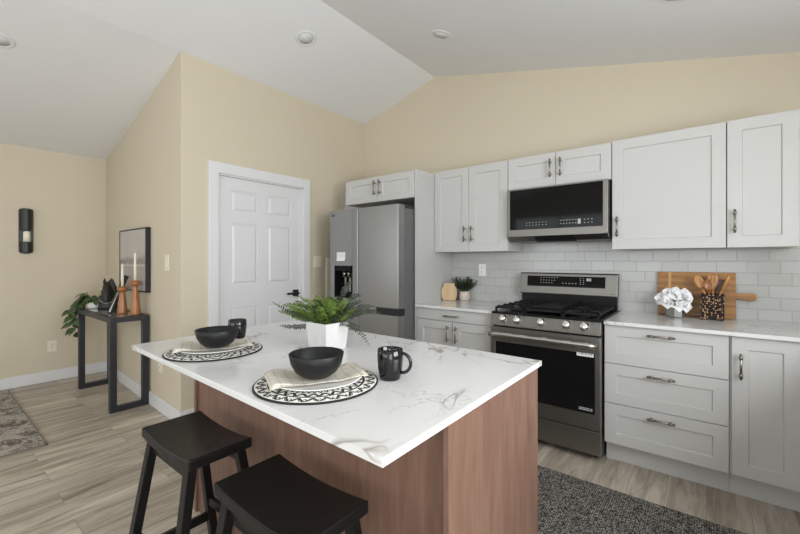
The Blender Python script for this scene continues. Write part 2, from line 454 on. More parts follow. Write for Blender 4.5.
def post(bm, b, t, w, d, bev=0.003):
    """splayed leg with horizontal cut ends: centre b at the bottom, t at the top"""
    A = [bm.verts.new((b[0] + sx * w / 2, b[1] + sy * d / 2, b[2])) for sx, sy in ((-1, -1), (1, -1), (1, 1), (-1, 1))]
    B = [bm.verts.new((t[0] + sx * w / 2, t[1] + sy * d / 2, t[2])) for sx, sy in ((-1, -1), (1, -1), (1, 1), (-1, 1))]
    fs = [bm.faces.new(A[::-1]), bm.faces.new(B)] + [bm.faces.new((A[i], A[(i + 1) % 4], B[(i + 1) % 4], B[i])) for i in range(4)]
    if bev: bmesh.ops.bevel(bm, geom=list(set(e for f in fs for e in f.edges)), offset=bev, segments=2, profile=0.5, affect='EDGES')

def leaf(bm, p, d, up, L, W, fold=0.15, droop=0.2, n=4):
    """pointed leaf blade from p along d"""
    p, d, up = Vector(p), Vector(d).normalized(), Vector(up)
    s = d.cross(up)
    if s.length < 1e-4: s = d.cross(Vector((1, 0.3, 0)))
    s.normalize(); nrm = s.cross(d).normalized()
    mid, lf, rt = [], [], []
    for i in range(n + 1):
        t = i / n
        c = p + d * (L * t) - nrm * (droop * L * t * t)
        w = W * 0.5 * math.sin(PI * min(1, t ** 0.75)) if 0 < t < 1 else 0
        mid.append(bm.verts.new(c))
        if w: lf.append(bm.verts.new(c + s * w + nrm * fold * w)); rt.append(bm.verts.new(c - s * w + nrm * fold * w))
        else: lf.append(None); rt.append(None)
    for i in range(n):
        for S, fl in ((lf, 0), (rt, 1)):
            q = [mid[i], mid[i + 1], S[i + 1], S[i]]
            q = [v for v in q if v is not None]
            if len(q) >= 3:
                f = bm.faces.new(q if fl else q[::-1]); f.smooth = True

ORIG = {}
def mesh_obj(name, bm, mat, parent=None, shift=True):
    me = bpy.data.meshes.new(name)
    if parent is not None and shift:
        bmesh.ops.translate(bm, verts=bm.verts[:], vec=-ORIG[parent.name])
    bm.to_mesh(me); bm.free()
    if mat: me.materials.append(M[mat] if isinstance(mat, str) else mat)
    o = bpy.data.objects.new(name, me); COL.objects.link(o)
    if parent is not None:
        o.parent = parent; ORIG[o.name] = ORIG[parent.name]
    else: ORIG[o.name] = Vector((0, 0, 0))
    return o

def set_tags(o, label, cat, group=None):
    o['label'] = label; o['category'] = cat
    if group: o['group'] = group

def thing(name, label, cat, loc=(0, 0, 0), group=None):
    o = bpy.data.objects.new(name, None); COL.objects.link(o)
    o.empty_display_size = 0.05
    o.location = loc; ORIG[o.name] = Vector(loc)
    set_tags(o, label, cat, group)
    return o

def single(name, bm, mat, label, cat, loc=(0, 0, 0), group=None):
    """one-mesh thing, built in world coordinates; its origin is put at loc"""
    bmesh.ops.translate(bm, verts=bm.verts[:], vec=-Vector(loc))
    o = mesh_obj(name, bm, mat); o.location = loc; ORIG[o.name] = Vector(loc)
    set_tags(o, label, cat, group)
    return o

def struct(name, bm, mat, parent=None):
    o = mesh_obj(name, bm, mat, parent)
    if parent is None: o['kind'] = 'structure'
    return o

def copy_tree(o, loc=None, label=None, parent=None, rotz=None):
    c = o.copy(); COL.objects.link(c)
    if parent is not None: c.parent = parent
    if loc is not None: c.location = loc
    if rotz is not None: c.rotation_euler = (0, 0, rotz)
    if label: c['label'] = label
    for ch in list(o.children): copy_tree(ch, parent=c)
    return c

def part_box(name, parent, mat, *a, bev=0.002):
    bm = bmesh.new(); box(bm, *a, bev=bev)
    return mesh_obj(name, bm, mat, parent)

def text_part(name, s, size, loc, rot, mat, parent, depth=0.0006):
    cu = bpy.data.curves.new(name, 'FONT'); cu.body = s; cu.size = size; cu.extrude = depth
    cu.align_x = 'CENTER'; cu.align_y = 'CENTER'
    t = bpy.data.objects.new(name + '_tmp', cu); COL.objects.link(t)
    dg = bpy.context.evaluated_depsgraph_get(); dg.update()
    me = bpy.data.meshes.new_from_object(t.evaluated_get(dg))
    bpy.data.objects.remove(t)
    bm = bmesh.new(); bm.from_mesh(me)
    bmesh.ops.transform(bm, matrix=Matrix.Translation(loc) @ Matrix.Rotation(rot[2], 4, 'Z') @ Matrix.Rotation(rot[0], 4, 'X'), verts=bm.verts[:])
    return mesh_obj(name, bm, mat, parent)

def lerp(a, b, t): return a + (b - a) * t

# ------------------------------------------------------------ the room
XL, XP, XR = -5.53, -3.236, 1.20       # left wall, pantry wall, right wall
YH, YR = -2.088, -7.0                  # hall wall (at its pantry end), rear wall
def yh(x): return YH - 0.043 * (x - XP)   # the hall wall runs very slightly out of square
def skew(bm):
    for v in bm.verts: v.co.y += yh(v.co.x) - YH
PK = [(XL, 2.477), (XP, 2.945), (-2.233, 3.222), (XR, 2.404)]
def ceil_z(x):
    for (a, za), (b, zb) in zip(PK, PK[1:]):
        if x <= b: return lerp(za, zb, (x - a) / (b - a))
    return PK[-1][1]

bm = bmesh.new(); box(bm, XL - 0.1, XR + 0.1, YR - 0.1, 0.1, -0.06, 0.0)
struct('floor', bm, 'floor')
bm = bmesh.new()
prism(bm, PK + [(x, z + 0.08) for x, z in PK[::-1]], 'y', YR - 0.1, 0.1)
struct('ceiling', bm, 'ceiling')
bm = bmesh.new()
prism(bm, [(XP - 0.10, 0), (XR + 0.1, 0), (XR + 0.1, 2.38), (XR, 2.404), (-2.233, 3.222), (XP, 2.945), (XP - 0.10, 2.92)], 'y', 0.0, 0.1)
struct('wall_kitchen', bm, 'paint')
# pantry wall with the door opening
DY0, DY1, DZ = -1.795, -0.918, 2.04
bm = bmesh.new()
box(bm, XP - 0.10, XP, YH, DY0, 0, 2.93); box(bm, XP - 0.10, XP, DY1, 0.0, 0, 2.93); box(bm, XP - 0.10, XP, DY0, DY1, DZ, 2.93)
for x0, x1, y0, y1 in ((XP - 0.1, XP, YH, 0.0),):
    prism(bm, [(x0, 2.93), (x1, 2.93), (x1, 2.945), (x0, 2.925)], 'y', y0, y1)
struct('wall_pantry', bm, 'paint')
bm = bmesh.new()
prism(bm, [(XL, 0), (XP - 0.1, 0), (XP - 0.1, ceil_z(XP - 0.1)), (XL, 2.477)], 'y', YH, YH + 0.1); skew(bm)
struct('wall_hall', bm, 'paint')
bm = bmesh.new()
for a in ((YR, -6.2, 0, 2.477), (-4.2, yh(XL) + 0.1, 0, 2.477), (-6.2, -4.2, 0, 0.8), (-6.2, -4.2, 2.2, 2.477)): box(bm, XL - 0.1, XL, *a)
struct('wall_left', bm, 'paint')

def wall_with_holes(name, plane, pos, a0, a1, top, holes):
    """plane 'x': wall at x=pos..pos+0.1 running along y; plane 'y': at y=pos-0.1..pos running along x"""
    bm = bmesh.new()
    cuts = sorted(holes)
    def put(p, q, z0, z1):
        if plane == 'x': box(bm, pos, pos + 0.1, p, q, z0, z1)
        else:
            t0, t1 = (min(z1, 9), min(z1, 9)) if z1 < 9 else (ceil_z(p), ceil_z(q))
            xs = [p] + [x for x, _ in PK if p < x < q] + [q]
            pts = [(p, z0), (q, z0)] + [(x, ceil_z(x) if z1 >= 9 else z1) for x in xs[::-1]]
            prism(bm, pts, 'y', pos - 0.1, pos)
    c = a0
    for h0, h1, z0, z1 in cuts:
        put(c, h0, 0, top)
        if z0 > 0: put(h0, h1, 0, z0)
        put(h0, h1, z1, top)
        c = h1
    put(c, a1, 0, top)
    return struct(name, bm, 'paint')

wall_with_holes('wall_right', 'x', XR, YR, 0.0, 2.404, [(-3.1, -1.6, 1.10, 2.12), (-5.9, -3.7, 0.0, 2.08)])
wall_with_holes('wall_rear', 'y', YR, XL, XR, 9, [(-3.9, 0.7, 0.7, 2.4)])

def window(name, plane, pos, a0, a1, z0, z1, n):
    bm = bmesh.new(); w = 0.05
    bars = [(a0, a0 + w, z0, z1), (a1 - w, a1, z0, z1), (a0, a1, z0, z0 + w), (a0, a1, z1 - w, z1)]
    bars += [(lerp(a0, a1, k / n) - w / 2, lerp(a0, a1, k / n) + w / 2, z0, z1) for k in range(1, n)]
    for p, q, u, v in bars:
        if plane == 'x': box(bm, pos + 0.03, pos + 0.07, p, q, u, v)
        else: box(bm, p, q, pos - 0.07, pos - 0.03, u, v)
    struct(name, bm, 'white_trim')
window('window_1', 'x', XR, -3.1, -1.6, 1.10, 2.12, 2)
window('window_2', 'x', XR, -5.9, -3.7, 0.0, 2.08, 2)
window('fill_window_left', 'x', XL - 0.1, -6.2, -4.2, 0.8, 2.2, 2)  # invented opening out of view, added to admit the left fill light
window('window_3', 'y', YR, -3.9, 0.7, 0.7, 2.4, 4)

BB = 0.115
def board(name, *a):
    bm = bmesh.new(); box(bm, *a, bev=0.004); struct(name, bm, 'white_trim')
board('baseboard_left', XL, XL + 0.014, YR, yh(XL), 0, BB)
bm = bmesh.new(); box(bm, XL + 0.014, XP, YH - 0.014, YH, 0, BB, bev=0.004); skew(bm); struct('baseboard_hall', bm, 'white_trim')
bm = bmesh.new(); box(bm, XP, XP + 0.014, YH - 0.014, -1.877, 0, BB, bev=0.004); box(bm, XP, XP + 0.014, -0.836, 0, 0, BB, bev=0.004)
struct('baseboard_pantry', bm, 'white_trim')
# door casing
bm = bmesh.new(); CT = 0.018
box(bm, XP, XP + CT, -1.877, DY0, 0, 2.13, bev=0.003); box(bm, XP, XP + CT, DY1, -0.836, 0, 2.13, bev=0.003)
box(bm, XP, XP + CT, DY0, DY1, DZ, 2.13, bev=0.003)
box(bm, XP - 0.1, XP, DY0, DY0 + 0.012, 0, DZ); box(bm, XP - 0.1, XP, DY1 - 0.012, DY1, 0, DZ); box(bm, XP - 0.1, XP, DY0, DY1, DZ - 0.012, DZ)
struct('trim_1', bm, 'white_trim')
# narrow cream strip on the pantry wall beside the refrigerator
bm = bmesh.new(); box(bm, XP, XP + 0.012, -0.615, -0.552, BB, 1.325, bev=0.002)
struct('cream_strip', bm, 'plate_cream')

# six-panel door
bm = bmesh.new()
y0, y1, zt = -1.781, -0.932, 2.026
xf = XP - 0.022; st = 0.112; ms = 0.10
py = [(y0 + st, (y0 + y1) / 2 - ms / 2), ((y0 + y1) / 2 + ms / 2, y1 - st)]
pz = [(0.20, 0.883), (1.083, 1.627), (1.727, 1.917)]
box(bm, xf - 0.035, xf - 0.012, y0, y1, 0.008, zt)
box(bm, xf - 0.012, xf, y0, y0 + st, 0.008, zt); box(bm, xf - 0.012, xf, y1 - st, y1, 0.008, zt)
box(bm, xf - 0.012, xf, py[0][1], py[1][0], 0.008, zt)
for a, b in ((0.008, 0.20), (0.883, 1.083), (1.627, 1.727), (1.917, zt)):
    for p in py: box(bm, xf - 0.012, xf, p[0], p[1], a, b)
for p in py:
    for z in pz:
        fs = box(bm, xf - 0.013, xf - 0.011, p[0], p[1], z[0], z[1])
        f = fs[3]
        bmesh.ops.inset_individual(bm, faces=[f], thickness=0.012, depth=0.0, use_even_offset=True)
        bmesh.ops.inset_individual(bm, faces=[f], thickness=0.020, depth=0.009, use_even_offset=True)
dr = struct('door_1', bm, 'white_trim')
bm = bmesh.new()
hy, hz = -0.995, 0.972
box(bm, xf, xf + 0.012, hy - 0.033, hy + 0.033, hz - 0.033, hz + 0.033, bev=0.003)
tube(bm, [(xf + 0.01, hy, hz), (xf + 0.05, hy, hz)], 0.011, 12)
beam(bm, (xf + 0.05, hy + 0.012, hz), (xf + 0.05, hy - 0.125, hz), 0.014, 0.02, 0.003)
struct('door_handle', bm, 'black_satin', dr)

# tile backsplash
bm = bmesh.new(); box(bm, -2.014, XR, -0.010, 0.0, 0.914, 1.378)
box(bm, -1.285, -0.522, -0.010, 0.0, 0.60, 0.914); box(bm, -1.285, -0.522, -0.010, 0.0, 1.378, 1.60)
bs = struct('backsplash', bm, 'tile')

# ------------------------------------------------------------ cabinet helpers
def shaker(name, parent, x0, x1, z0, z1, yf, rail=0.067, thick=0.020, flat=False, mat='cabinet'):
    bm = bmesh.new()
    fs = box(bm, x0, x1, yf, yf + thick, z0, z1)
    if not flat:
        f = fs[2]
        bmesh.ops.inset_individual(bm, faces=[f], thickness=rail, depth=0.0, use_even_offset=True)
        bmesh.ops.inset_individual(bm, faces=[f], thickness=0.004, depth=-0.009, use_even_offset=True)
    outer = [e for e in bm.edges if all(v.co.y < yf + 1e-5 and (abs(v.co.x - x0) < 1e-5 or abs(v.co.x - x1) < 1e-5 or abs(v.co.z - z0) < 1e-5 or abs(v.co.z - z1) < 1e-5) for v in e.verts)
             and (abs(e.verts[0].co.x - e.verts[1].co.x) < 1e-5 or abs(e.verts[0].co.z - e.verts[1].co.z) < 1e-5)]
    bmesh.ops.bevel(bm, geom=outer, offset=0.0015, segments=2, profile=0.5, affect='EDGES')
    return mesh_obj(name, bm, mat, parent)

def bar_handle(parent, x, z, yf, vertical=True, L=0.140):
    bm = bmesh.new(); c = 0.048; off = 0.032
    if vertical:
        tube(bm, [(x, yf - off, z - L / 2), (x, yf - off, z + L / 2)], 0.0060, 10)
        for s in (-1, 1):
            tube(bm, [(x, yf, z + s * c), (x, yf - off, z + s * c)], 0.0055, 8)
            tube(bm, [(x, yf - off, z + s * c - 0.009), (x, yf - off, z + s * c + 0.009)], 0.0085, 10)
    else:
        tube(bm, [(x - L / 2, yf - off, z), (x + L / 2, yf - off, z)], 0.0060, 10)
        for s in (-1, 1):
            tube(bm, [(x + s * c, yf, z), (x + s * c, yf - off, z)], 0.0055, 8)
            tube(bm, [(x + s * c - 0.009, yf - off, z), (x + s * c + 0.009, yf - off, z)], 0.0085, 10)
    return mesh_obj('handle', bm, 'nickel', parent)

G = 0.0018
UF = -0.34      # face of the wall cabinets
def wall_cab(label, x0, x1, z0, z1, doors, name='wall_cabinet', yf=UF, hz=None):
    t = thing(name, label, 'cabinet', ((x0 + x1) / 2, -0.16, z0), 'white wall cabinets')
    part_box('body', t, 'cabinet', x0, x1, yf + 0.021, -0.012, z0 + 0.001, z1 - 0.001, bev=0.001)
    for a, b, hx in doors:
        d = shaker('door', t, a + G, b - G, z0, z1, yf)
        bar_handle(d, hx, hz if hz else z0 + 0.155, yf)
    return t

wall_cab('white two-door wall cabinet between the refrigerator panel and the microwave', -2.012, -1.287, 1.378, 2.128,
         [(-2.012, -1.649, -1.684), (-1.649, -1.287, -1.614)])
wall_cab('low white two-door wall cabinet directly above the microwave', -1.285, -0.524, 1.872, 2.130,
         [(-1.285, -0.905, -0.940), (-0.905, -0.524, -0.865)], hz=2.008)
wall_cab('wide white single-door wall cabinet just right of the microwave', -0.522, 0.093, 1.378, 2.138,
         [(-0.522, 0.093, -0.487)])
wall_cab('narrow white wall cabinet at the right edge of the photo', 0.095, 0.408, 1.378, 2.140,
         [(0.095, 0.404, 0.130)])

# cabinet around the refrigerator
t = thing('refrigerator_cabinet', 'white cabinet with two short doors and a tall side panel around the refrigerator', 'cabinet', (-2.46, -0.3, 0))
part_box('body', t, 'cabinet', -2.914, -2.035, -0.60, -0.002, 1.865, 2.108, bev=0.001)
bm = bmesh.new(); box(bm, -2.033, -2.014, -0.622, -0.0115, 0.0, 2.112, bev=0.001); mesh_obj('side_panel', bm, 'cabinet', t)
bm = bmesh.new(); box(bm, -3.232, -2.916, -0.345, -0.325, 1.865, 2.102, bev=0.001); mesh_obj('filler_panel', bm, 'cabinet', t)
for a, b, hx in ((-2.914, -2.475, -2.505), (-2.475, -2.036, -2.438)):
    d = shaker('door', t, a + G, b - G, 1.866, 2.106, -0.622, rail=0.06)
    bar_handle(d, hx, 1.998, -0.622)

# base cabinets
BF = -0.62
def base_body(t, x0, x1):
    part_box('body', t, 'cabinet', x0, x1, BF + 0.021, -0.011, 0.128, 0.891, bev=0.001)
    part_box('toe_kick', t, 'cabinet', x0, x1, -0.545, -0.515, 0.0, 0.1275, bev=0.0005)

t = thing('base_cabinet', 'white base cabinet with one slab drawer over two doors left of the range', 'cabinet', (-1.65, -0.3, 0), 'white base cabinets')
base_body(t, -2.012, -1.283)
d = shaker('drawer', t, -2.012 + G, -1.283 - G, 0.792, 0.888, BF, flat=True)
d2 = d
bar_handle(d, -1.648, 0.838, BF, False)
for a, b, hx in ((-2.012, -1.648, -1.686), (-1.648, -1.283, -1.606)):
    d = shaker('door', t, a + G, b - G, 0.134, 0.788, BF)
    bar_handle(d, hx, 0.690, BF)

t = thing('base_cabinet', 'white base cabinet with three stacked drawers right of the range', 'cabinet', (-0.21, -0.3, 0), 'white base cabinets')
base_body(t, -0.518, 0.0975)
for z0, z1 in ((0.645, 0.888), (0.391, 0.641), (0.134, 0.387)):
    d = shaker('drawer', t, -0.518 + G, 0.096 - G, z0, z1, BF)
    bar_handle(d, -0.212, z1 - 0.042, BF, False)

t = thing('base_cabinet', 'white base cabinet with a single door at the bottom right of the photo', 'cabinet', (0.4, -0.3, 0), 'white base cabinets')
base_body(t, 0.0985, 0.555)
d = shaker('door', t, 0.107, 0.378, 0.134, 0.888, BF)
bar_handle(d, 0.143, 0.732, BF)
bm = bmesh.new(); box(bm, 0.381, 0.555, BF + 0.002, BF + 0.02, 0.134, 0.888, bev=0.001); mesh_obj('corner_panel', bm, 'cabinet', t)

def counter(label, x0, x1):
    bm = bmesh.new(); box(bm, x0, x1, -0.650, -0.011, 0.892, 0.914, bev=0.002)
    single('countertop', bm, 'quartz', label, 'countertop', ((x0 + x1) / 2, -0.33, 0.892), 'white quartz wall counters')
counter('short white quartz countertop between refrigerator and range', -2.013, -1.283)
counter('long white quartz countertop to the right of the range', -0.516, XR - 0.002)
# the counter turns the corner and runs on under the kitchen window
t = thing('base_cabinet', 'white base cabinet under the kitchen window, just beyond the right edge of the photo', 'cabinet', (0.9, -1.6, 0), 'white base cabinets')
part_box('body', t, 'cabinet', 0.58, XR - 0.002, -2.60, -0.012, 0.128, 0.891, bev=0.001)
part_box('toe_kick', t, 'cabinet', 0.65, XR - 0.002, -2.58, -0.012, 0.0, 0.1275, bev=0.0005)
for k in range(4):
    a = -2.60 + 0.48 * k
    bm = bmesh.new(); fs = box(bm, 0.560, 0.579, a + G, a + 0.48 - G, 0.134, 0.880)
    bmesh.ops.inset_individual(bm, faces=[fs[5]], thickness=0.067, depth=0.0, use_even_offset=True); bmesh.ops.inset_individual(bm, faces=[fs[5]], thickness=0.004, depth=-0.009, use_even_offset=True)
    mesh_obj('door', bm, 'cabinet', t)
bm = bmesh.new(); box(bm, 0.550, XR - 0.002, -2.62, -0.6505, 0.892, 0.914, bev=0.003)
single('countertop', bm, 'quartz', 'white quartz countertop under the kitchen window', 'countertop', (0.88, -1.6, 0.892), 'white quartz wall counters')

# ------------------------------------------------------------ refrigerator
t = thing('refrigerator', 'tall stainless steel refrigerator with a black ice dispenser', 'refrigerator', (-2.47, -0.45, 0))
FX0, FX1, FS, FY = -2.900, -2.038, -2.515, -0.850
part_box('body', t, 'fridge_side', FX0 + 0.004, FX1 - 0.003, -0.752, -0.03, 0.03, 1.755, bev=0.004)
bm = bmesh.new(); box(bm, FX0 + 0.02, FX1 - 0.02, -0.72, -0.1, 0.0, 0.03); mesh_obj('base_grille', bm, 'dark_plastic', t)
# freezer door with a recess for the dispenser
dx0, dx1, dz0, dz1 = -2.833, -2.590, 0.945, 1.250
bm = bmesh.new()
box(bm, FX0, dx0, FY, -0.758, 0.06, 1.782, bev=0.006); box(bm, dx1, FS - 0.003, FY, -0.758, 0.06, 1.782, bev=0.006)
box(bm, dx0 - 0.01, dx1 + 0.01, FY, -0.758, 0.06, dz0); box(bm, dx0 - 0.01, dx1 + 0.01, FY, -0.758, dz1, 1.782)
fd = mesh_obj('freezer_door', bm, 'fridge_steel', t)
bm = bmesh.new()
box(bm, dx0, dx1, -0.775, -0.760, dz0, dz1)
box(bm, dx0, dx0 + 0.012, FY - 0.003, -0.77, dz0, dz1); box(bm, dx1 - 0.012, dx1, FY - 0.003, -0.77, dz0, dz1)
box(bm, dx0, dx1, FY - 0.003, -0.77, dz1 - 0.05, dz1); box(bm, dx0, dx1, FY - 0.003, -0.77, dz0, dz0 + 0.012)
mesh_obj('dispenser', bm, 'black_glass', fd)
for xx in (-2.735, -2.672):
    bm = bmesh.new(); lathe(bm, [(0.0, 0), (0.016, 0.0), (0.020, 0.06), (0.0, 0.06)], 16, (xx, -0.81, 1.14))
    box(bm, xx - 0.013, xx + 0.013, -0.80, -0.785, 1.0, 1.141, bev=0.003)
    mesh_obj('dispenser_nozzle', bm, 'nickel', fd)
bm = bmesh.new(); box(bm, FS + 0.003, FX1, FY, -0.758, 0.885, 1.782, bev=0.006); mesh_obj('refrigerator_door', bm, 'fridge_steel', t)
bm = bmesh.new(); box(bm, FS + 0.003, FX1, FY, -0.758, 0.06, 0.826, bev=0.006); mesh_obj('lower_door', bm, 'fridge_steel', t)
bm = bmesh.new()
box(bm, FS + 0.006, -2.29, FY + 0.004, -0.77, 0.827, 0.884)
mesh_obj('door_gap_trim', bm, 'fridge_steel', t)
bm = bmesh.new()
box(bm, -2.288, FX1 - 0.002, FY + 0.02, -0.77, 0.827, 0.884)
mesh_obj('pocket_handle', bm, 'black_satin', t)
for xx in (FX0 + 0.05, FX1 - 0.07):
    part_box('hinge_cover', t, 'dark_plastic', xx, xx + 0.06, -0.757, -0.62, 1.756, 1.786, bev=0.004)
bm = bmesh.new(); lathe(bm, [(0.0, 0), (0.011, 0), (0.011, 0.001), (0.0, 0.001)], 20, (0, 0, 0), Matrix.Translation((-2.862, FY, 1.735)) @ Matrix.Rotation(PI / 2, 4, 'X'))
mesh_obj('badge', bm, 'dark_plastic', fd)
text_part('badge_lettering', 'LG', 0.024, (-2.834, FY - 0.0006, 1.735), (PI / 2, 0, 0), 'dark_plastic', fd)

# paper note on the freezer door
bm = bmesh.new(); box(bm, -2.795, -2.682, FY - 0.004, FY - 0.0005, 1.295, 1.378)
bmesh.ops.subdivide_edges(bm, edges=bm.edges[:], cuts=4, use_grid_fill=True)
for v in bm.verts: v.co.y -= 0.010 * max(0, (1.325 - v.co.z) / 0.03) ** 2 * (0.5 + 4 * abs(v.co.x + 2.74))
nt_ = single('paper_note', bm, 'paper', 'small white paper note stuck on the refrigerator door above the dispenser', 'note', (-2.74, FY, 1.295))
bm = bmesh.new()
for k in range(4): box(bm, -2.782, -2.71 + 0.01 * (k % 2), FY - 0.0046, FY - 0.004, 1.362 - k * 0.009, 1.3635 - k * 0.009)
mesh_obj('handwriting_line', bm, 'grey_print', nt_)

# ------------------------------------------------------------ range
t = thing('gas_range', 'stainless steel gas range with black grates and five knobs', 'range', (-0.9, -0.35, 0))
RX0, RX1 = -1.274, -0.526
part_box('body', t, 'dark_plastic', RX0 + 0.003, RX1 - 0.003, -0.64, -0.03, 0.03, 0.900, bev=0.002)
for x in (RX0 + 0.05, RX1 - 0.05):
    for y in (-0.58, -0.1): bm = bmesh.new(); lathe(bm, [(0.0, 0), (0.018, 0), (0.018, 0.03), (0.0, 0.03)], 12, (x, y, 0)); mesh_obj('foot', bm, 'dark_plastic', t)
bm = bmesh.new()
prism(bm, [(-0.64, 0.822), (-0.702, 0.822), (-0.695, 0.835), (-0.668, 0.905), (-0.66, 0.912), (-0.64, 0.912)], 'x', RX0, RX1, bev=0.002)
cp = mesh_obj('control_panel', bm, 'range_steel', t)
tilt = math.atan2(0.027, 0.07)
kn_rot = Matrix.Rotation(PI / 2 - tilt, 4, 'X')
for kx in (-1.176, -1.069, -0.899, -0.731, -0.621):
    bm = bmesh.new()
    M4 = Matrix.Translation((kx, -0.682, 0.868)) @ kn_rot
    lathe(bm, [(0.0, -0.002), (0.030, -0.002), (0.030, 0.004), (0.0255, 0.006), (0.023, 0.030), (0.020, 0.034), (0.0, 0.034)], 24, (0, 0, 0), M4)
    b2 = bmesh.new(); box(b2, -0.005, 0.005, -0.021, 0.021, 0.03, 0.042, bev=0.002); bmesh.ops.transform(b2, matrix=M4, verts=b2.verts[:])
    tm = bpy.data.meshes.new('tmp'); b2.to_mesh(tm); b2.free(); bm.from_mesh(tm); bpy.data.meshes.remove(tm)
    mesh_obj('knob', bm, 'chrome', t)
    bm = bmesh.new(); lathe(bm, [(0.0, 0.0), (0.0045, 0.0), (0.0045, 0.0008), (0.0, 0.0008)], 12, (0, 0, 0), Matrix.Translation((kx + 0.045, -0.6725, 0.8955)) @ kn_rot)
    mesh_obj('burner_mark', bm, 'dark_plastic', cp)
# oven door
bm = bmesh.new(); wx0, wx1, wz0, wz1 = -1.234, -0.560, 0.312, 0.700
yd0, yd1 = -0.690, -0.643
box(bm, RX0, wx0, yd0, yd1, 0.212, 0.808, bev=0.004); box(bm, wx1, RX1, yd0, yd1, 0.212, 0.808, bev=0.004)
box(bm, wx0 - 0.01, wx1 + 0.01, yd0 + 0.0005, yd1, 0.212, wz0); box(bm, wx0 - 0.01, wx1 + 0.01, yd0 + 0.0005, yd1, wz1, 0.808)
od = mesh_obj('oven_door', bm, 'range_steel', t)
bm = bmesh.new(); box(bm, wx0, wx1, yd0 + 0.003, yd0 + 0.012, wz0, wz1, bev=0.001); mesh_obj('window_pane', bm, 'black_glass', od)
bm = bmesh.new(); hz_ = 0.762
tube(bm, [(RX0 + 0.012, yd0 - 0.048, hz_ - 0.006), (RX0 + 0.06, yd0 - 0.055, hz_), (RX1 - 0.06, yd0 - 0.055, hz_), (RX1 - 0.012, yd0 - 0.048, hz_ - 0.006)], 0.0185, 14)
for x in (RX0 + 0.05, RX1 - 0.05): tube(bm, [(x, yd0 + 0.002, hz_ - 0.002), (x, yd0 - 0.05, hz_ - 0.002)], 0.012, 12)
mesh_obj('handle', bm, 'handle_steel', od)
bm = bmesh.new(); box(bm, -0.668, -0.566, yd0 + 0.0015, yd0 + 0.0028, 0.678, 0.709); stk = mesh_obj('energy_sticker', bm, 'paper', od); stk['label'] = 'white sticker on the oven glass'
bm = bmesh.new()
for x0, x1 in ((-0.655, -0.650), (-0.643, -0.625), (-0.619, -0.604), (-0.598, -0.588), (-0.583, -0.574)): box(bm, x0, x1, yd0 + 0.0008, yd0 + 0.0015, 0.688, 0.699)
mesh_obj('printed_mark', bm, 'grey_print', od); bm = bmesh.new()
for x0, x1 in ((-0.655, -0.59), (-0.585, -0.574)): box(bm, x0, x1, yd0 + 0.0022, yd0 + 0.0030, 0.330, 0.337); box(bm, x0, x1, yd0 + 0.0022, yd0 + 0.0030, 0.341, 0.346)
mesh_obj('printed_mark', bm, 'grey_print', od)
bm = bmesh.new(); box(bm, RX0, RX1, -0.682, -0.643, 0.050, 0.203, bev=0.004); mesh_obj('storage_drawer', bm, 'range_steel', t)
# cooktop
bm = bmesh.new(); box(bm, RX0 - 0.002, RX1 + 0.002, -0.672, -0.045, 0.9005, 0.918, bev=0.004); mesh_obj('cooktop', bm, 'enamel', t)
for bx, by, r in ((-1.135, -0.50, 0.045), (-1.135, -0.22, 0.036), (-0.665, -0.50, 0.050), (-0.665, -0.22, 0.036)):
    bm = bmesh.new(); lathe(bm, [(r + 0.012, 0), (r + 0.012, 0.006), (r, 0.008), (r, 0.016), (r * 0.8, 0.020), (0, 0.020)], 24, (bx, by, 0.917))
    mesh_obj('burner', bm, 'enamel', t)
def grate(x0, x1):
    bm = bmesh.new(); y0, y1, z0, z1 = -0.645, -0.10, 0.938, 0.952; w = 0.012
    for x in (x0, x1 - w): box(bm, x, x + w, y0, y1, z0, z1, bev=0.002)
    for y in (y0, (y0 + y1) / 2 - w / 2, y1 - w): box(bm, x0, x1, y, y + w, z0, z1, bev=0.002)
    cx = (x0 + x1) / 2
    for cy in (-0.50, -0.235):
        for k in range(8):
            a = k * PI / 4 + PI / 8
            L = 0.12
            p = Vector((cx + math.cos(a) * 0.028, cy + math.sin(a) * 0.028, (z0 + z1) / 2)); q = Vector((max(x0 + 0.006, min(x1 - 0.006, cx + math.cos(a) * L)), cy + math.sin(a) * L * 0.98, (z0 + z1) / 2))
            beam(bm, p, q, 0.010, 0.014)
    for k in range(5):
        yy = lerp(y0 + 0.05, y1 - 0.05, k / 4)
        for x in (x0, x1 - w): box(bm, x, x + w, yy - 0.012, yy + 0.012, z1 - 0.002, z1 + 0.007, bev=0.002)
    for x in (x0, x1 - w):
        for y in (y0, y1 - w): box(bm, x, x + w, y, y + w, 0.917, z0)
    mesh_obj('grate', bm, 'iron', t)
grate(-1.258, -1.035); grate(-0.765, -0.542)
bm = bmesh.new()
box(bm, -1.032, -0.768, -0.645, -0.633, 0.938, 0.952, bev=0.002); box(bm, -1.032, -0.768, -0.112, -0.10, 0.938, 0.952, bev=0.002)
for x in (-1.032, -0.78): box(bm, x, x + 0.012, -0.645, -0.10, 0.936, 0.952, bev=0.002)
for k in range(4): box(bm, -1.032, -0.768, -0.645 + 0.018 * k + 0.02, -0.645 + 0.018 * k + 0.027, 0.936, 0.95)
for x in (-1.03, -0.782):
    for y in (-0.64, -0.115): box(bm, x, x + 0.012, y, y + 0.012, 0.917, 0.94)
mesh_obj('centre_grate', bm, 'iron', t)
bm = bmesh.new(); gx0, gx1, gy0, gy1 = -1.015, -0.785, -0.565, -0.13
box(bm, gx0, gx1, gy0, gy1, 0.953, 0.962, bev=0.002)
for a in ((gx0, gx1, gy0, gy0 + 0.01), (gx0, gx1, gy1 - 0.01, gy1), (gx0, gx0 + 0.01, gy0, gy1), (gx1 - 0.01, gx1, gy0, gy1)): box(bm, *a, 0.960, 0.974, bev=0.002)
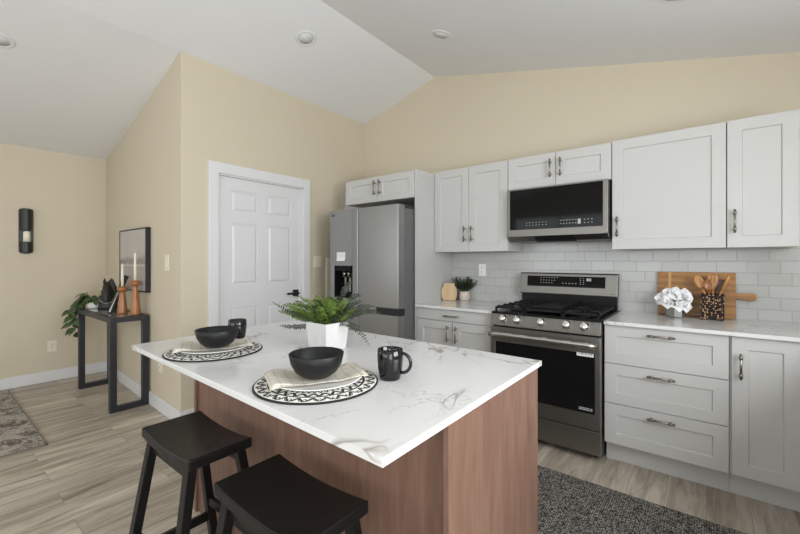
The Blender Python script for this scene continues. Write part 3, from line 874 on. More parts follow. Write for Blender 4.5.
mesh_obj('griddle', bm, 'iron', t)
# backguard
bm = bmesh.new(); box(bm, RX0 + 0.005, RX1 - 0.005, -0.075, -0.02, 0.915, 1.03, bev=0.002); mesh_obj('backguard_base', bm, 'enamel', t)
bm = bmesh.new()
prism(bm, [(-0.02, 1.025), (-0.105, 1.018), (-0.108, 1.028), (-0.088, 1.188), (-0.08, 1.196), (-0.02, 1.196)], 'x', RX0, RX1, bev=0.002)
bk = mesh_obj('backguard', bm, 'range_steel', t)
bm = bmesh.new()
def bgy(z): return lerp(-0.108, -0.088, (z - 1.028) / 0.16)
def slab_on_bg(bm, x0, x1, z0, z1, o0, o1):
    prism(bm, [(bgy(z0) - o1, z0), (bgy(z1) - o1, z1), (bgy(z1) + o0, z1), (bgy(z0) + o0, z0)], 'x', x0, x1)
slab_on_bg(bm, -1.212, -0.608, 1.084, 1.170, 0.002, 0.0015); mesh_obj('display', bm, 'black_glass', bk)
bm = bmesh.new()
for r_ in range(3):
    for k in range(7 - r_): slab_on_bg(bm, -1.10 + 0.022 * k, -1.09 + 0.022 * k, 1.155 - 0.021 * r_, 1.1585 - 0.021 * r_, -0.0014, 0.002)
mesh_obj('display_mark', bm, 'grey_print', bk); bm = bmesh.new()
for k in range(5): slab_on_bg(bm, -0.925 + 0.025 * k, -0.915 + 0.025 * k, 1.112, 1.117, -0.0014, 0.002)
mesh_obj('display_mark', bm, 'grey_print', bk); bm = bmesh.new()
for r_ in range(4):
    for k in range(2): slab_on_bg(bm, -0.79 + 0.022 * k, -0.782 + 0.022 * k, 1.108 + 0.015 * r_, 1.112 + 0.015 * r_, -0.0014, 0.002)
slab_on_bg(bm, -0.742, -0.708, 1.136, 1.158, -0.0014, 0.002)
mesh_obj('display_mark', bm, 'grey_print', bk)
text_part('badge_lettering', 'LG', 0.016, (-1.232, bgy(1.045) - 0.0012, 1.045), (PI / 2 - 0.12, 0, 0), 'dark_plastic', bk)
bm = bmesh.new(); slab_on_bg(bm, -0.572, -0.545, 1.040, 1.044, -0.0002, 0.0008); mesh_obj('model_mark', bm, 'dark_plastic', bk)

# ------------------------------------------------------------ microwave
t = thing('microwave', 'stainless steel over-the-range microwave with a black glass door', 'microwave', (-0.9, -0.2, 1.47))
MX0, MX1, MY = -1.262, -0.536, -0.40
bm = bmesh.new(); box(bm, MX0 + 0.004, MX1 - 0.002, MY + 0.046, -0.0105, 1.465, 1.868, bev=0.002); mesh_obj('body', bm, 'fridge_side', t)
bm = bmesh.new()
mw0, mw1, mz0, mz1 = MX0 + 0.018, -0.568, 1.542, 1.858
box(bm, MX0, mw0, MY, MY + 0.045, 1.490, 1.868, bev=0.002); box(bm, mw1, MX1, MY, MY + 0.045, 1.490, 1.868, bev=0.002)
box(bm, mw0 - 0.004, mw1 + 0.004, MY + 0.0004, MY + 0.045, 1.490, mz0); box(bm, mw0 - 0.004, mw1 + 0.004, MY + 0.0004, MY + 0.045, mz1, 1.868)
md = mesh_obj('door', bm, 'range_steel', t)
bm = bmesh.new(); box(bm, mw0, mw1, MY + 0.002, MY + 0.04, mz0, mz1, bev=0.001); mesh_obj('glass', bm, 'black_glass', md)
bm = bmesh.new()
for r_ in range(2):
    for k in range(7): box(bm, -1.112 + 0.025 * k, -1.104 + 0.025 * k, MY + 0.001, MY + 0.0021, 1.572 + 0.02 * r_, 1.576 + 0.02 * r_)
mesh_obj('button_mark', bm, 'grey_print', md); bm = bmesh.new()
for r_ in range(2):
    for k in range(6): box(bm, -0.855 + 0.021 * k, -0.846 + 0.021 * k, MY + 0.001, MY + 0.0021, 1.572 + 0.024 * r_, 1.577 + 0.024 * r_)
mesh_obj('button_mark', bm, 'grey_print', md); bm = bmesh.new()
for r_ in range(2):
    for k in range(3): box(bm, -0.69 + 0.024 * k, -0.682 + 0.024 * k, MY + 0.001, MY + 0.0021, 1.570 + 0.024 * r_, 1.575 + 0.024 * r_)
mesh_obj('button_mark', bm, 'grey_print', md); bm = bmesh.new()
box(bm, -0.732, -0.712, MY + 0.001, MY + 0.0021, 1.566, 1.602)
mesh_obj('button_mark', bm, 'grey_print', md)
text_part('badge_lettering', 'LG', 0.016, (-1.235, MY - 0.0004, 1.508), (PI / 2, 0, 0), 'dark_plastic', md)
bm = bmesh.new(); prism(bm, [(MY + 0.01, 1.489), (MY + 0.06, 1.452), (-0.02, 1.452), (-0.02, 1.475), (MY + 0.01, 1.4895)], 'x', MX0 + 0.004, MX1 - 0.004); mesh_obj('underside_vent', bm, 'range_steel', t)
bm = bmesh.new(); prism(bm, [(MY + 0.004, 1.4885), (MY + 0.07, 1.446), (MY + 0.10, 1.446), (MY + 0.10, 1.46), (MY + 0.02, 1.4885)], 'x', -1.05, -0.76); mesh_obj('vent_slot', bm, 'black_satin', t)

# ------------------------------------------------------------ kitchen island
t = thing('kitchen_island', 'brown stained wood kitchen island under the white veined top', 'kitchen island', (-1.3, -2.2, 0))
bm = bmesh.new(); box(bm, -2.062, -0.521, -2.475, -1.93, 0.0, 0.8935, bev=0.001); mesh_obj('body', bm, 'island_wood', t)
bm = bmesh.new(); box(bm, -0.520, -0.503, -2.562, -1.915, 0.0, 0.8935, bev=0.0015); mesh_obj('end_panel', bm, 'island_wood', t)
bm = bmesh.new(); box(bm, -2.085, -2.063, -2.487, -1.915, 0.0, 0.8935, bev=0.0015); mesh_obj('end_panel', bm, 'island_wood', t)
bm = bmesh.new(); prism(bm, [(-2.055, -2.775), (-0.494, -2.823), (-0.497, -1.886), (-2.085, -1.878)], 'z', 0.8945, 0.914, bev=0.002)
o = single('island_countertop', bm, 'quartz', 'white veined quartz slab on the kitchen island', 'countertop', (-1.29, -2.343, 0.8945))

# ------------------------------------------------------------ stools
def make_stool():
    t = thing('saddle_stool', 'black wooden saddle stool under the left end of the island', 'stool', (0, 0, 0), 'black saddle stools at the island')
    bm = bmesh.new(); n = 14; hx, hy = 0.216, 0.117
    secs = []
    for i in range(n + 1):
        x = lerp(-hx, hx, i / n); q = (x / hx) ** 2
        zt = 0.605 + 0.017 * q; zb = 0.568 + 0.016 * q
        secs.append([bm.verts.new((x, s * hy, z)) for s, z in ((-1, zb), (1, zb), (1, zt), (-1, zt))])
    for A, B in zip(secs, secs[1:]):
        for k in range(4): bm.faces.new((A[k], B[k], B[(k + 1) % 4], A[(k + 1) % 4]))
    bm.faces.new(secs[0]); bm.faces.new(secs[-1][::-1])
    bmesh.ops.recalc_face_normals(bm, faces=bm.faces[:])
    es = [e for e in bm.edges if len(e.link_faces) == 2 and e.calc_face_angle() > 0.9]
    bmesh.ops.bevel(bm, geom=es, offset=0.006, segments=3, profile=0.5, affect='EDGES')
    for f in bm.faces: f.smooth = False
    mesh_obj('seat', bm, 'lacquer', t)
    T = lambda sx, sy: (sx * 0.168, sy * 0.090); B = lambda sx, sy: (sx * 0.212, sy * 0.178)
    at = lambda sx, sy, z: (lerp(B(sx, sy)[0], T(sx, sy)[0], z / 0.565), lerp(B(sx, sy)[1], T(sx, sy)[1], z / 0.565), z)
    for sx, sy in ((-1, -1), (1, -1), (1, 1), (-1, 1)):
        bm = bmesh.new(); post(bm, (*B(sx, sy), 0), (*T(sx, sy), 0.574), 0.036, 0.034); mesh_obj('leg', bm, 'lacquer', t)
    for sy in (-1, 1):
        bm = bmesh.new(); beam(bm, at(-1, sy, 0.215), at(1, sy, 0.215), 0.02, 0.036, 0.002); mesh_obj('stretcher', bm, 'lacquer', t)
    for sx in (-1, 1):
        bm = bmesh.new(); beam(bm, at(sx, -1, 0.135), at(sx, 1, 0.135), 0.02, 0.036, 0.002); mesh_obj('stretcher', bm, 'lacquer', t)
    for sy in (-1, 1):
        bm = bmesh.new(); box(bm, -0.165, 0.165, sy * 0.088 - 0.009, sy * 0.088 + 0.009, 0.53, 0.571, bev=0.002); mesh_obj('apron', bm, 'lacquer', t)
    return t
s1 = make_stool(); s1.location = (-1.582, -2.700, 0)
copy_tree(s1, (-0.964, -2.706, 0), 'black wooden saddle stool nearest the viewer at the island')

# ------------------------------------------------------------ place settings
IZ = 0.914
def place_setting(cx, cy, bx, by, mx, my, first, labels, nap_rot):
    def put(o, loc, lab, rz=None):
        if not first: o = copy_tree(o, loc, lab)
        else: o.location = loc; o['label'] = lab
        if rz is not None: o.rotation_euler = (0, 0, rz)
        return o
    put(P['mat'], (cx, cy, IZ), labels[0]); put(P['plate'], (cx, cy, IZ + 0.0062), labels[1])
    put(P['napkin'], (cx, cy, IZ + 0.0062), labels[2], nap_rot); put(P['bowl'], (bx, by, IZ + 0.0262), labels[3])
    put(P['mug'], (mx, my, IZ + 0.0005), labels[4], labels[5])
P = {}
bm = bmesh.new(); lathe(bm, [(0.0, 0.0), (0.190, 0.0), (0.1925, 0.003), (0.190, 0.006), (0.0, 0.006)], 72)
P['mat'] = single('placemat', bm, 'placemat', 'x', 'placemat', (0, 0, 0), 'round black and white placemats')
bm = bmesh.new(); lathe(bm, [(0.0, 0.0), (0.085, 0.0), (0.092, 0.003), (0.130, 0.011), (0.141, 0.015), (0.143, 0.0165), (0.141, 0.0175), (0.128, 0.0145), (0.090, 0.0075), (0.0, 0.0065)], 64)
P['plate'] = single('dinner_plate', bm, 'ceramic_white', 'x', 'plate', (0, 0, 0), 'white dinner plates')
# folded napkin draped across the plate, running along local x
bm = bmesh.new(); nx, ny = 34, 12
def nap(u, v, layer):
    x = lerp(-0.152, 0.146, u); w = lerp(0.082, 0.058, u) + 0.006 * math.sin(u * 9)
    y = (v - 0.5) * 2 * w + 0.012 * math.sin(u * 5 + layer)
    r = math.hypot(x, y)
    base = 0.009 if r < 0.088 else 0.009 + (r - 0.088) * 0.19
    if r > 0.142: base = 0.0195 - (r - 0.142) * 0.25
    z = base + 0.0012 + 0.0028 * layer
    if abs(x) > 0.06: z += 0.004 * math.sin(v * 14 + u * 3) ** 2 * min(1, (abs(x) - 0.06) / 0.04)
    return Vector((x, y, z))
for layer in (0, 1):
    top = [[bm.verts.new(nap(i / nx * (1 - 0.06 * layer) + 0.03 * layer, j / ny, layer + 0.8)) for j in range(ny + 1)] for i in range(nx + 1)]
    bot = [[bm.verts.new(nap(i / nx * (1 - 0.06 * layer) + 0.03 * layer, j / ny, layer)) for j in range(ny + 1)] for i in range(nx + 1)]
    for i in range(nx):
        for j in range(ny):
            f = bm.faces.new((top[i][j], top[i + 1][j], top[i + 1][j + 1], top[i][j + 1])); f.smooth = True
            f = bm.faces.new((bot[i][j], bot[i][j + 1], bot[i + 1][j + 1], bot[i + 1][j])); f.smooth = True
    for i in range(nx):
        bm.faces.new((top[i][0], bot[i][0], bot[i + 1][0], top[i + 1][0])); bm.faces.new((top[i][ny], top[i + 1][ny], bot[i + 1][ny], bot[i][ny]))
    for j in range(ny):
        bm.faces.new((top[0][j], top[0][j + 1], bot[0][j + 1], bot[0][j])); bm.faces.new((top[nx][j], bot[nx][j], bot[nx][j + 1], top[nx][j + 1]))
bmesh.ops.recalc_face_normals(bm, faces=bm.faces[:])
P['napkin'] = single('napkin', bm, 'linen', 'x', 'napkin', (0, 0, 0), 'beige linen napkins')
bm = bmesh.new(); lathe(bm, [(0.0, 0.0), (0.036, 0.0), (0.044, 0.003), (0.064, 0.018), (0.078, 0.042), (0.0845, 0.072), (0.083, 0.0735), (0.081, 0.072), (0.074, 0.043), (0.060, 0.020), (0.040, 0.007), (0.0, 0.005)], 56)
P['bowl'] = single('bowl', bm, 'bowl_black', 'x', 'bowl', (0, 0, 0), 'matt black bowls')
P['mug'] = mg = thing('mug', 'x', 'mug', (0, 0, 0), 'gloss black mugs')
bm = bmesh.new(); lathe(bm, [(0.0, 0.0), (0.031, 0.0), (0.034, 0.004), (0.040, 0.035), (0.0425, 0.070), (0.0415, 0.096), (0.0400, 0.0975), (0.0385, 0.096), (0.0390, 0.07), (0.036, 0.03), (0.030, 0.008), (0.0, 0.006)], 48)
mesh_obj('cup', bm, 'mug_black', mg)
bm = bmesh.new()
pts = [(0.0395 + 0.030 * math.sin(a), 0, 0.052 - 0.030 * math.cos(a) * 1.05 + 0.002) for a in [PI * k / 14 for k in range(15)]]
pts[0] = (0.037, 0, 0.0225); pts[-1] = (0.0400, 0, 0.084)
tube(bm, pts, 0.0055, 10); mesh_obj('handle', bm, 'mug_black', mg)
place_setting(-0.962, -2.600, -0.950, -2.612, -0.809, -2.424, True,
    ['round black and white placemat at the near setting beside the mug', 'white dinner plate at the near setting on the island', 'beige linen napkin under the near bowl', 'matt black bowl at the near setting in front of the fern', 'gloss black mug with handle, at right of the near placemat', math.radians(22)], math.radians(64))
place_setting(-1.645, -2.592, -1.602, -2.603, -1.790, -2.412, False,
    ['round black and white placemat at the far left end of the island', 'white dinner plate at the far left end of the island', 'beige linen napkin under the far left bowl', 'matt black bowl at the far left end of the island', 'gloss black mug behind the far left bowl', math.radians(150)], math.radians(64))

# ------------------------------------------------------------ fern in white pot
PX, PY = -1.303, -2.263
t = thing('potted_fern', 'green fern in a square white carved pot on the island', 'plant', (PX, PY, IZ))
bm = bmesh.new()
def sq(h, z): return [bm.verts.new((PX + sx * h, PY + sy * h, z)) for sx, sy in ((-1, -1), (1, -1), (1, 1), (-1, 1))]
R = [sq(0.056, IZ + 0.0005), sq(0.064, IZ + 0.085), sq(0.066, IZ + 0.118), sq(0.058, IZ + 0.118), sq(0.056, IZ + 0.10)]
for A, B in zip(R, R[1:]):
    for i in range(4): bm.faces.new((A[i], A[(i + 1) % 4], B[(i + 1) % 4], B[i]))
bm.faces.new(R[0][::-1]); bm.faces.new(R[-1])
bmesh.ops.bevel(bm, geom=[e for e in bm.edges if e.calc_face_angle(0) > 0.5], offset=0.003, segments=2, profile=0.5, affect='EDGES')
mesh_obj('pot', bm, 'plaster', t)
bm = bmesh.new(); box(bm, PX - 0.057, PX + 0.057, PY - 0.057, PY + 0.057, IZ + 0.095, IZ + 0.108, bev=0.004); mesh_obj('soil', bm, 'soil', t)
def frond(az, length, rise, droop, mat, wl=0.020, n=22, base=(0, 0), curl=0.0, roll=0.0):
    """fern frond: an arching midrib with paired leaflets"""
    bm = bmesh.new(); pts = []
    for k in range(n + 1):
        s = k / n
        h = length * (s - 0.15 * s * s)
        a = az + curl * s
        z = rise * math.sin(min(1, s * 1.15) * PI * 0.5) - droop * s ** 2.2
        pts.append(Vector((PX + base[0] + h * math.cos(a), PY + base[1] + h * math.sin(a), IZ + 0.105 + z)))
    tube(bm, pts, [lerp(0.0016, 0.0006, k / n) for k in range(n + 1)], 5)
    for k in range(2, n):
        s = k / n; d = (pts[k + 1] - pts[k - 1]).normalized()
        side = d.cross(Vector((0, 0, 1))).normalized(); side.rotate(Matrix.Rotation(roll, 3, d)); upv = side.cross(d)
        L = wl * math.sin(PI * (0.12 + 0.85 * s)) ** 0.7 * random.uniform(0.85, 1.15)
        for sg in (-1, 1):
            leaf(bm, pts[k], side * sg + d * 0.35 + upv * random.uniform(-0.1, 0.25), upv, L, L * 0.46, 0.1, 0.25, 3)
    mesh_obj('frond', bm, mat, t)
D = math.radians
# camera-left, camera-right, upward and tumbling fronds seen in the photo
for az, L, ri, dr_, m in ((-145, 0.27, 0.040, -0.060, 'fern_dark'), (-150, 0.25, 0.045, -0.010, 'fern_leaf'), (-158, 0.22, 0.070, 0.02, 'fern_leaf'), (-138, 0.22, -0.012, -0.010, 'fern_dark'), (-165, 0.20, 0.10, 0.02, 'fern_leaf'), (-146, 0.22, 0.09, 0.01, 'fern_leaf'), (-172, 0.22, 0.055, 0.02, 'fern_leaf'), (-152, 0.18, 0.03, 0.0, 'fern_leaf'),
                         (30, 0.27, 0.085, 0.04, 'fern_dark'), (36, 0.23, 0.060, 0.00, 'fern_dark'), (12, 0.23, 0.040, 0.115, 'fern_dark'), (48, 0.22, 0.085, 0.01, 'fern_dark'), (72, 0.12, 0.165, -0.02, 'fern_dark'), (60, 0.16, 0.13, 0.01, 'fern_dark'), (35, 0.16, 0.10, 0.0, 'fern_dark')):
    frond(D(az), L, ri, dr_, m, 0.018 if m == 'fern_dark' else 0.025, 22, (0.02 * math.cos(D(az)), 0.02 * math.sin(D(az))), 0.0, D(50))
for k in range(64):
    az = k * 2.39996
    frond(az + random.uniform(-.3, .3), random.uniform(0.05, 0.12), random.uniform(0.03, 0.145), random.uniform(0.0, 0.035), 'fern_leaf' if k % 5 else 'fern_dark', random.uniform(0.017, 0.024), 13,
          (0.04 * math.cos(az * 1.7), 0.04 * math.sin(az * 1.7)), random.uniform(-0.4, 0.4), random.uniform(-0.9, 0.9))

# ------------------------------------------------------------ right counter: board, flowers, crock with utensils
CZ = 0.914
t = thing('cutting_board', 'large rectangular bamboo cutting board leaning on the tile backsplash', 'cutting board', (-0.06, -0.05, CZ))
def lean(bm, y_bot, ang):
    bmesh.ops.transform(bm, matrix=Matrix.Translation((0, y_bot, CZ + 0.001)) @ Matrix.Rotation(-ang, 4, 'X'), verts=bm.verts[:])
bang = math.atan2(0.028, 0.30)
bm = bmesh.new(); box(bm, -0.278, 0.150, -0.019, 0.0, 0.0, 0.303, bev=0.003); lean(bm, -0.045, bang); mesh_obj('board', bm, 'bamboo', t)
bm = bmesh.new(); box(bm, -0.214, -0.198, -0.0196, -0.0185, 0.002, 0.301); lean(bm, -0.045, bang); mesh_obj('inlay_strip', bm, 'light_stripe', t)
bm = bmesh.new(); prism(bm, [(0.148, 0.128), (0.235, 0.122), (0.248, 0.130), (0.250, 0.150), (0.246, 0.166), (0.235, 0.172), (0.148, 0.168)], 'y', -0.018, -0.001, bev=0.003); lean(bm, -0.045, bang); mesh_obj('handle', bm, 'bamboo', t)

FXc, FYc = -0.170, -0.165
t = thing('potted_flowers', 'white silk flowers in a small silver pot on the right counter', 'flowers', (FXc, FYc, CZ))
bm = bmesh.new(); lathe(bm, [(0.0, 0.0005), (0.050, 0.0005), (0.054, 0.006), (0.068, 0.098), (0.064, 0.099), (0.060, 0.090), (0.0, 0.086)], 8, (FXc, FYc, CZ))
for f in bm.faces: f.smooth = False
mesh_obj('pot', bm, 'tumbler', t)
def bloom(c, R, nrm):
    bm = bmesh.new(); nrm = Vector(nrm).normalized(); a0 = random.random() * 6
    s = nrm.cross(Vector((0.3, 0.2, 1))).normalized(); w = nrm.cross(s)
    for ringi, (m, tilt_, LL) in enumerate(((5, 0.10, 1.0), (4, 0.80, 0.72), (3, 1.30, 0.45))):
        for k in range(m):
            a = a0 + 2 * PI * k / m + ringi * 0.5
            d = (s * math.cos(a) + w * math.sin(a)) * math.cos(tilt_) + nrm * math.sin(tilt_)
            leaf(bm, Vector(c) - nrm * R * 0.15, d, nrm, R * LL * random.uniform(0.9, 1.1), R * 1.15 * LL, 0.12, 0.30 - 0.3 * ringi, 6)
    mesh_obj('bloom', bm, 'petal', t)
for ox, oy, oz, R in ((-0.095, -0.01, 0.128, 0.060), (-0.040, -0.055, 0.112, 0.056), (0.030, -0.060, 0.098, 0.050), (0.075, -0.03, 0.142, 0.066), (0.005, -0.02, 0.172, 0.046), (-0.055, 0.0, 0.168, 0.042), (0.075, -0.045, 0.088, 0.044)):
    bloom((FXc + ox * 0.85, FYc + oy, CZ + oz), R, (ox + 0.02, oy - 0.09, 0.05))
bm = bmesh.new()
for k in range(16):
    a = k * 2.4
    leaf(bm, (FXc + 0.02 * math.cos(a), FYc + 0.02 * math.sin(a), CZ + 0.085), (math.cos(a), math.sin(a), random.uniform(0.3, 1.5)), (0, 0, 1), random.uniform(0.06, 0.10), 0.03, 0.1, 0.3)
mesh_obj('foliage', bm, 'dark_leaf', t)

UX, UY = 0.028, -0.135
t = thing('utensil_crock', 'square dark mosaic crock with gold dots holding wooden utensils', 'utensil holder', (UX, UY, CZ))
bm = bmesh.new(); h = 0.060
def usq(hh, z): return [bm.verts.new((UX + sx * hh, UY + sy * hh, CZ + z)) for sx, sy in ((-1, -1), (1, -1), (1, 1), (-1, 1))]
R = [usq(h, 0.006), usq(h, 0.168), usq(h - 0.006, 0.168), usq(h - 0.006, 0.014)]
for A, B in zip(R, R[1:]):
    for i in range(4): bm.faces.new((A[i], A[(i + 1) % 4], B[(i + 1) % 4], B[i]))
bm.faces.new(R[0][::-1]); bm.faces.new(R[-1])
bmesh.ops.bevel(bm, geom=[e for e in bm.edges if e.calc_face_angle(0) > 0.5], offset=0.003, segments=2, profile=0.5, affect='EDGES')
mesh_obj('holder', bm, 'mosaic', t)
for sx in (-1, 1):
    for sy in (-1, 1):
        bm = bmesh.new(); lathe(bm, [(0.0, 0.0), (0.006, 0.0), (0.008, 0.007), (0.0, 0.007)], 12, (UX + sx * 0.05, UY + sy * 0.05, CZ)); mesh_obj('foot', bm, 'black_satin', t)

def utensil(name, label, base, tip, head, mat, hl=0.08, hw=0.028):
    """flat-headed utensil standing in the crock from base to tip; the head faces the room"""
    b, q = Vector(base), Vector(tip); d = (q - b).normalized(); L = (q - b).length
    bm = bmesh.new()
    tube(bm, [(0, 0, 0), (0, 0, L - hl)], [0.0055, 0.0065], 10)
    if head == 'spoon':
        for sgn in (1,):
            n = 12; prof = []
            top = [bm.verts.new((0, 0.004, L - hl))]; rows = []
            for i in range(1, n):
                s = i / n; w = hw * math.sin(PI * s ** 0.8) ** 0.75
                rows.append([bm.verts.new((w * x, 0.010 * (1 - x * x) * math.sin(PI * s), L - hl + hl * s)) for x in (-1, -0.5, 0, 0.5, 1)] + [bm.verts.new((w * x, 0.010 * (1 - x * x) * math.sin(PI * s) + 0.005, L - hl + hl * s)) for x in (1, 0.5, 0, -0.5, -1)])
            for A, B in zip(rows, rows[1:]):
                for k in range(10): bm.faces.new((A[k], A[(k + 1) % 10], B[(k + 1) % 10], B[k])).smooth = True
            bm.faces.new(rows[0]); bm.faces.new(rows[-1][::-1])
    elif head in ('slotted', 'flat'):
        k = hw
        outl = [(-0.006, L - hl - 0.01), (0.006, L - hl - 0.01), (k, L - hl * 0.6), (k, L - 0.006), (k * 0.6, L), (-k * 0.6, L), (-k, L - 0.006), (-k, L - hl * 0.6)]
        if head == 'slotted':
            for x0 in (-k, -k * 0.28, k * 0.44): prism(bm, [(x0, L - hl * 0.6), (x0 + k * 0.56, L - hl * 0.6), (x0 + k * 0.56, L - 0.003), (x0 + k * 0.28, L), (x0, L - 0.003)], 'y', -0.003, 0.003)
            prism(bm, [(-0.006, L - hl - 0.01), (0.006, L - hl - 0.01), (k, L - hl * 0.55), (-k, L - hl * 0.55)], 'y', -0.003, 0.003)
        else: prism(bm, outl, 'y', -0.003, 0.003, bev=0.001)
    elif head == 'handle':
        tube(bm, [(0, 0, L - hl), (0, 0, L - 0.01), (0, 0, L)], [0.008, 0.011, 0.009], 12)
    bmesh.ops.recalc_face_normals(bm, faces=bm.faces[:])
    rot = Vector((0, 0, 1)).rotation_difference(d).to_matrix().to_4x4()
    bmesh.ops.transform(bm, matrix=Matrix.Translation(b) @ rot, verts=bm.verts[:])
    single(name, bm, mat, label, 'utensil', base, 'utensils in the mosaic crock')
uz = CZ + 0.016
utensil('wooden_spoon', 'wooden spoon leaning left, leftmost utensil in the mosaic crock', (UX + 0.02, UY - 0.005, uz), (UX - 0.085, UY - 0.005, CZ + 0.292), 'spoon', 'spoon_wood', 0.10, 0.026)
utensil('slotted_turner', 'slotted wooden turner standing upright in the mosaic crock', (UX + 0.005, UY + 0.02, uz), (UX + 0.004, UY + 0.03, CZ + 0.288), 'slotted', 'spoon_wood', 0.085, 0.026)
utensil('wooden_spoon', 'brown wooden spoon in the middle of the crock, before the turner', (UX - 0.01, UY - 0.025, uz), (UX - 0.020, UY - 0.02, CZ + 0.270), 'spoon', 'honey_wood', 0.085, 0.026)
utensil('spatula', 'dark walnut spatula in the mosaic crock, behind the right leaning handle', (UX + 0.02, UY + 0.035, uz), (UX + 0.05, UY + 0.035, CZ + 0.262), 'flat', 'spoon_dark', 0.085, 0.026)
utensil('rolling_handle', 'pale wooden utensil handle leaning right, rightmost in the mosaic crock', (UX - 0.012, UY - 0.012, uz), (UX + 0.085, UY - 0.015, CZ + 0.290), 'handle', 'spoon_wood', 0.10)

# ------------------------------------------------------------ left counter: small board and potted plant
bm = bmesh.new()
pts = [(-0.060, 0.0), (0.060, 0.0), (0.075, 0.03), (0.080, 0.075), (0.074, 0.115), (0.055, 0.140), (0.058, 0.155), (0.048, 0.166), (-0.048, 0.166), (-0.058, 0.155), (-0.055, 0.140), (-0.074, 0.115), (-0.080, 0.075), (-0.075, 0.03)]
prism(bm, [(x * 0.94, z) for x, z in pts], 'y', -0.011, 0.011, bev=0.003)
bmesh.ops.transform(bm, matrix=Matrix.Translation((-1.943, -0.185, CZ + 0.002)) @ Matrix.Rotation(math.radians(32), 4, 'Z') @ Matrix.Rotation(-0.06, 4, 'X'), verts=bm.verts[:])
single('small_board', bm, 'pale_wood', 'small pale wooden serving board with notched shoulders on the left counter', 'cutting board', (-1.943, -0.185, CZ))
LX, LY = -1.832, -0.085
t = thing('potted_plant', 'small dark green plant in a pale wooden pot beside the range', 'plant', (LX, LY, CZ))
bm = bmesh.new(); lathe(bm, [(0.0, 0.0005), (0.042, 0.0005), (0.050, 0.012), (0.053, 0.045), (0.047, 0.072), (0.047, 0.088), (0.043, 0.089), (0.040, 0.078), (0.0, 0.076)], 32, (LX, LY, CZ)); mesh_obj('pot', bm, 'washed_wood', t)
bm = bmesh.new()
for k in range(30):
    a = k * 2.4; el = random.uniform(0.5, 1.45)
    d = Vector((math.cos(a) * math.cos(el), math.sin(a) * math.cos(el) * 0.8, math.sin(el)))
    p0 = Vector((LX + 0.02 * math.cos(a), LY + 0.02 * math.sin(a), CZ + 0.078)); L = random.uniform(0.10, 0.155)
    if p0.y + d.y * L > -0.02: d.y = 0.0
    tube(bm, [p0, p0 + d * L], [0.0018, 0.0008], 5)
    for j in range(3, 10):
        q = p0 + d * L * j / 9
        s = d.cross(Vector((0, 0, 1))).normalized()
        for sg in (-1, 1):
            v = s * sg * 0.8 + d * 0.7
            if q.y + v.y * 0.035 < -0.015: leaf(bm, q, v, (0, 0, 1), 0.036, 0.013, 0.1, 0.1, 3)
mesh_obj('foliage', bm, 'dark_leaf', t)

# ------------------------------------------------------------ outlets and switches
def plate(name, label, cat, c, axis, w, h, kind, mat='white_plastic', n=1):
    """wall plate at c; axis 'y-' faces -Y, 'x+' faces +X"""
    t = thing(name, label, cat, c, 'wall outlets and switches')
    rz = 0 if axis == 'y-' else PI / 2
    def mk(nm, bm, m):
        bmesh.ops.transform(bm, matrix=Matrix.Translation(c) @ Matrix.Rotation(rz, 4, 'Z'), verts=bm.verts[:]); return mesh_obj(nm, bm, m, t)
    bm = bmesh.new(); box(bm, -w / 2, w / 2, -0.006, 0, -h / 2, h / 2, bev=0.002); mk('cover', bm, mat)
    for i in range(n):
        x = (i - (n - 1) / 2) * 0.046
        if kind == 'outlet':
            for s in (-1, 1):
                bm = bmesh.new(); box(bm, x - 0.016, x + 0.016, -0.0085, -0.005, s * 0.020 - 0.014, s * 0.020 + 0.014, bev=0.003); so = mk('socket', bm, mat)
                bm = bmesh.new()
                for q in (-0.007, 0.007): box(bm, x + q - 0.0015, x + q + 0.0015, -0.009, -0.0083, s * 0.020 - 0.003, s * 0.020 + 0.007)
                box(bm, x - 0.002, x + 0.002, -0.009, -0.0083, s * 0.020 - 0.011, s * 0.020 - 0.007)
                mk('slot', bm, 'dark_plastic').parent = so
        else:
            bm = bmesh.new(); prism(bm, [(-0.005, -0.032), (-0.011, -0.030), (-0.0065, 0.030), (-0.005, 0.032)], 'x', x - 0.016, x + 0.016); mk('rocker', bm, mat)
plate('wall_outlet', 'white outlet on the tile backsplash left of the range', 'outlet', (-1.679, -0.0102, 1.208), 'y-', 0.073, 0.115, 'outlet')
plate('wall_outlet', 'cream outlet low on the left wall near the rug', 'outlet', (XL, -2.468, 0.375), 'x+', 0.075, 0.118, 'outlet', 'plate_cream')
plate('wall_outlet', 'cream outlet low on the wall right of the console table', 'outlet', (-3.69, yh(-3.69), 0.40), 'y-', 0.085, 0.135, 'outlet', 'plate_cream')
plate('light_switch', 'cream single light switch on the wall right of the framed picture', 'light switch', (-3.535, yh(-3.535), 1.280), 'y-', 0.085, 0.135, 'switch', 'plate_cream')
plate('light_switch', 'cream double light switch between the white door and the refrigerator', 'light switch', (XP, -0.724, 1.288), 'x+', 0.108, 0.118, 'switch', 'plate_cream', 2)

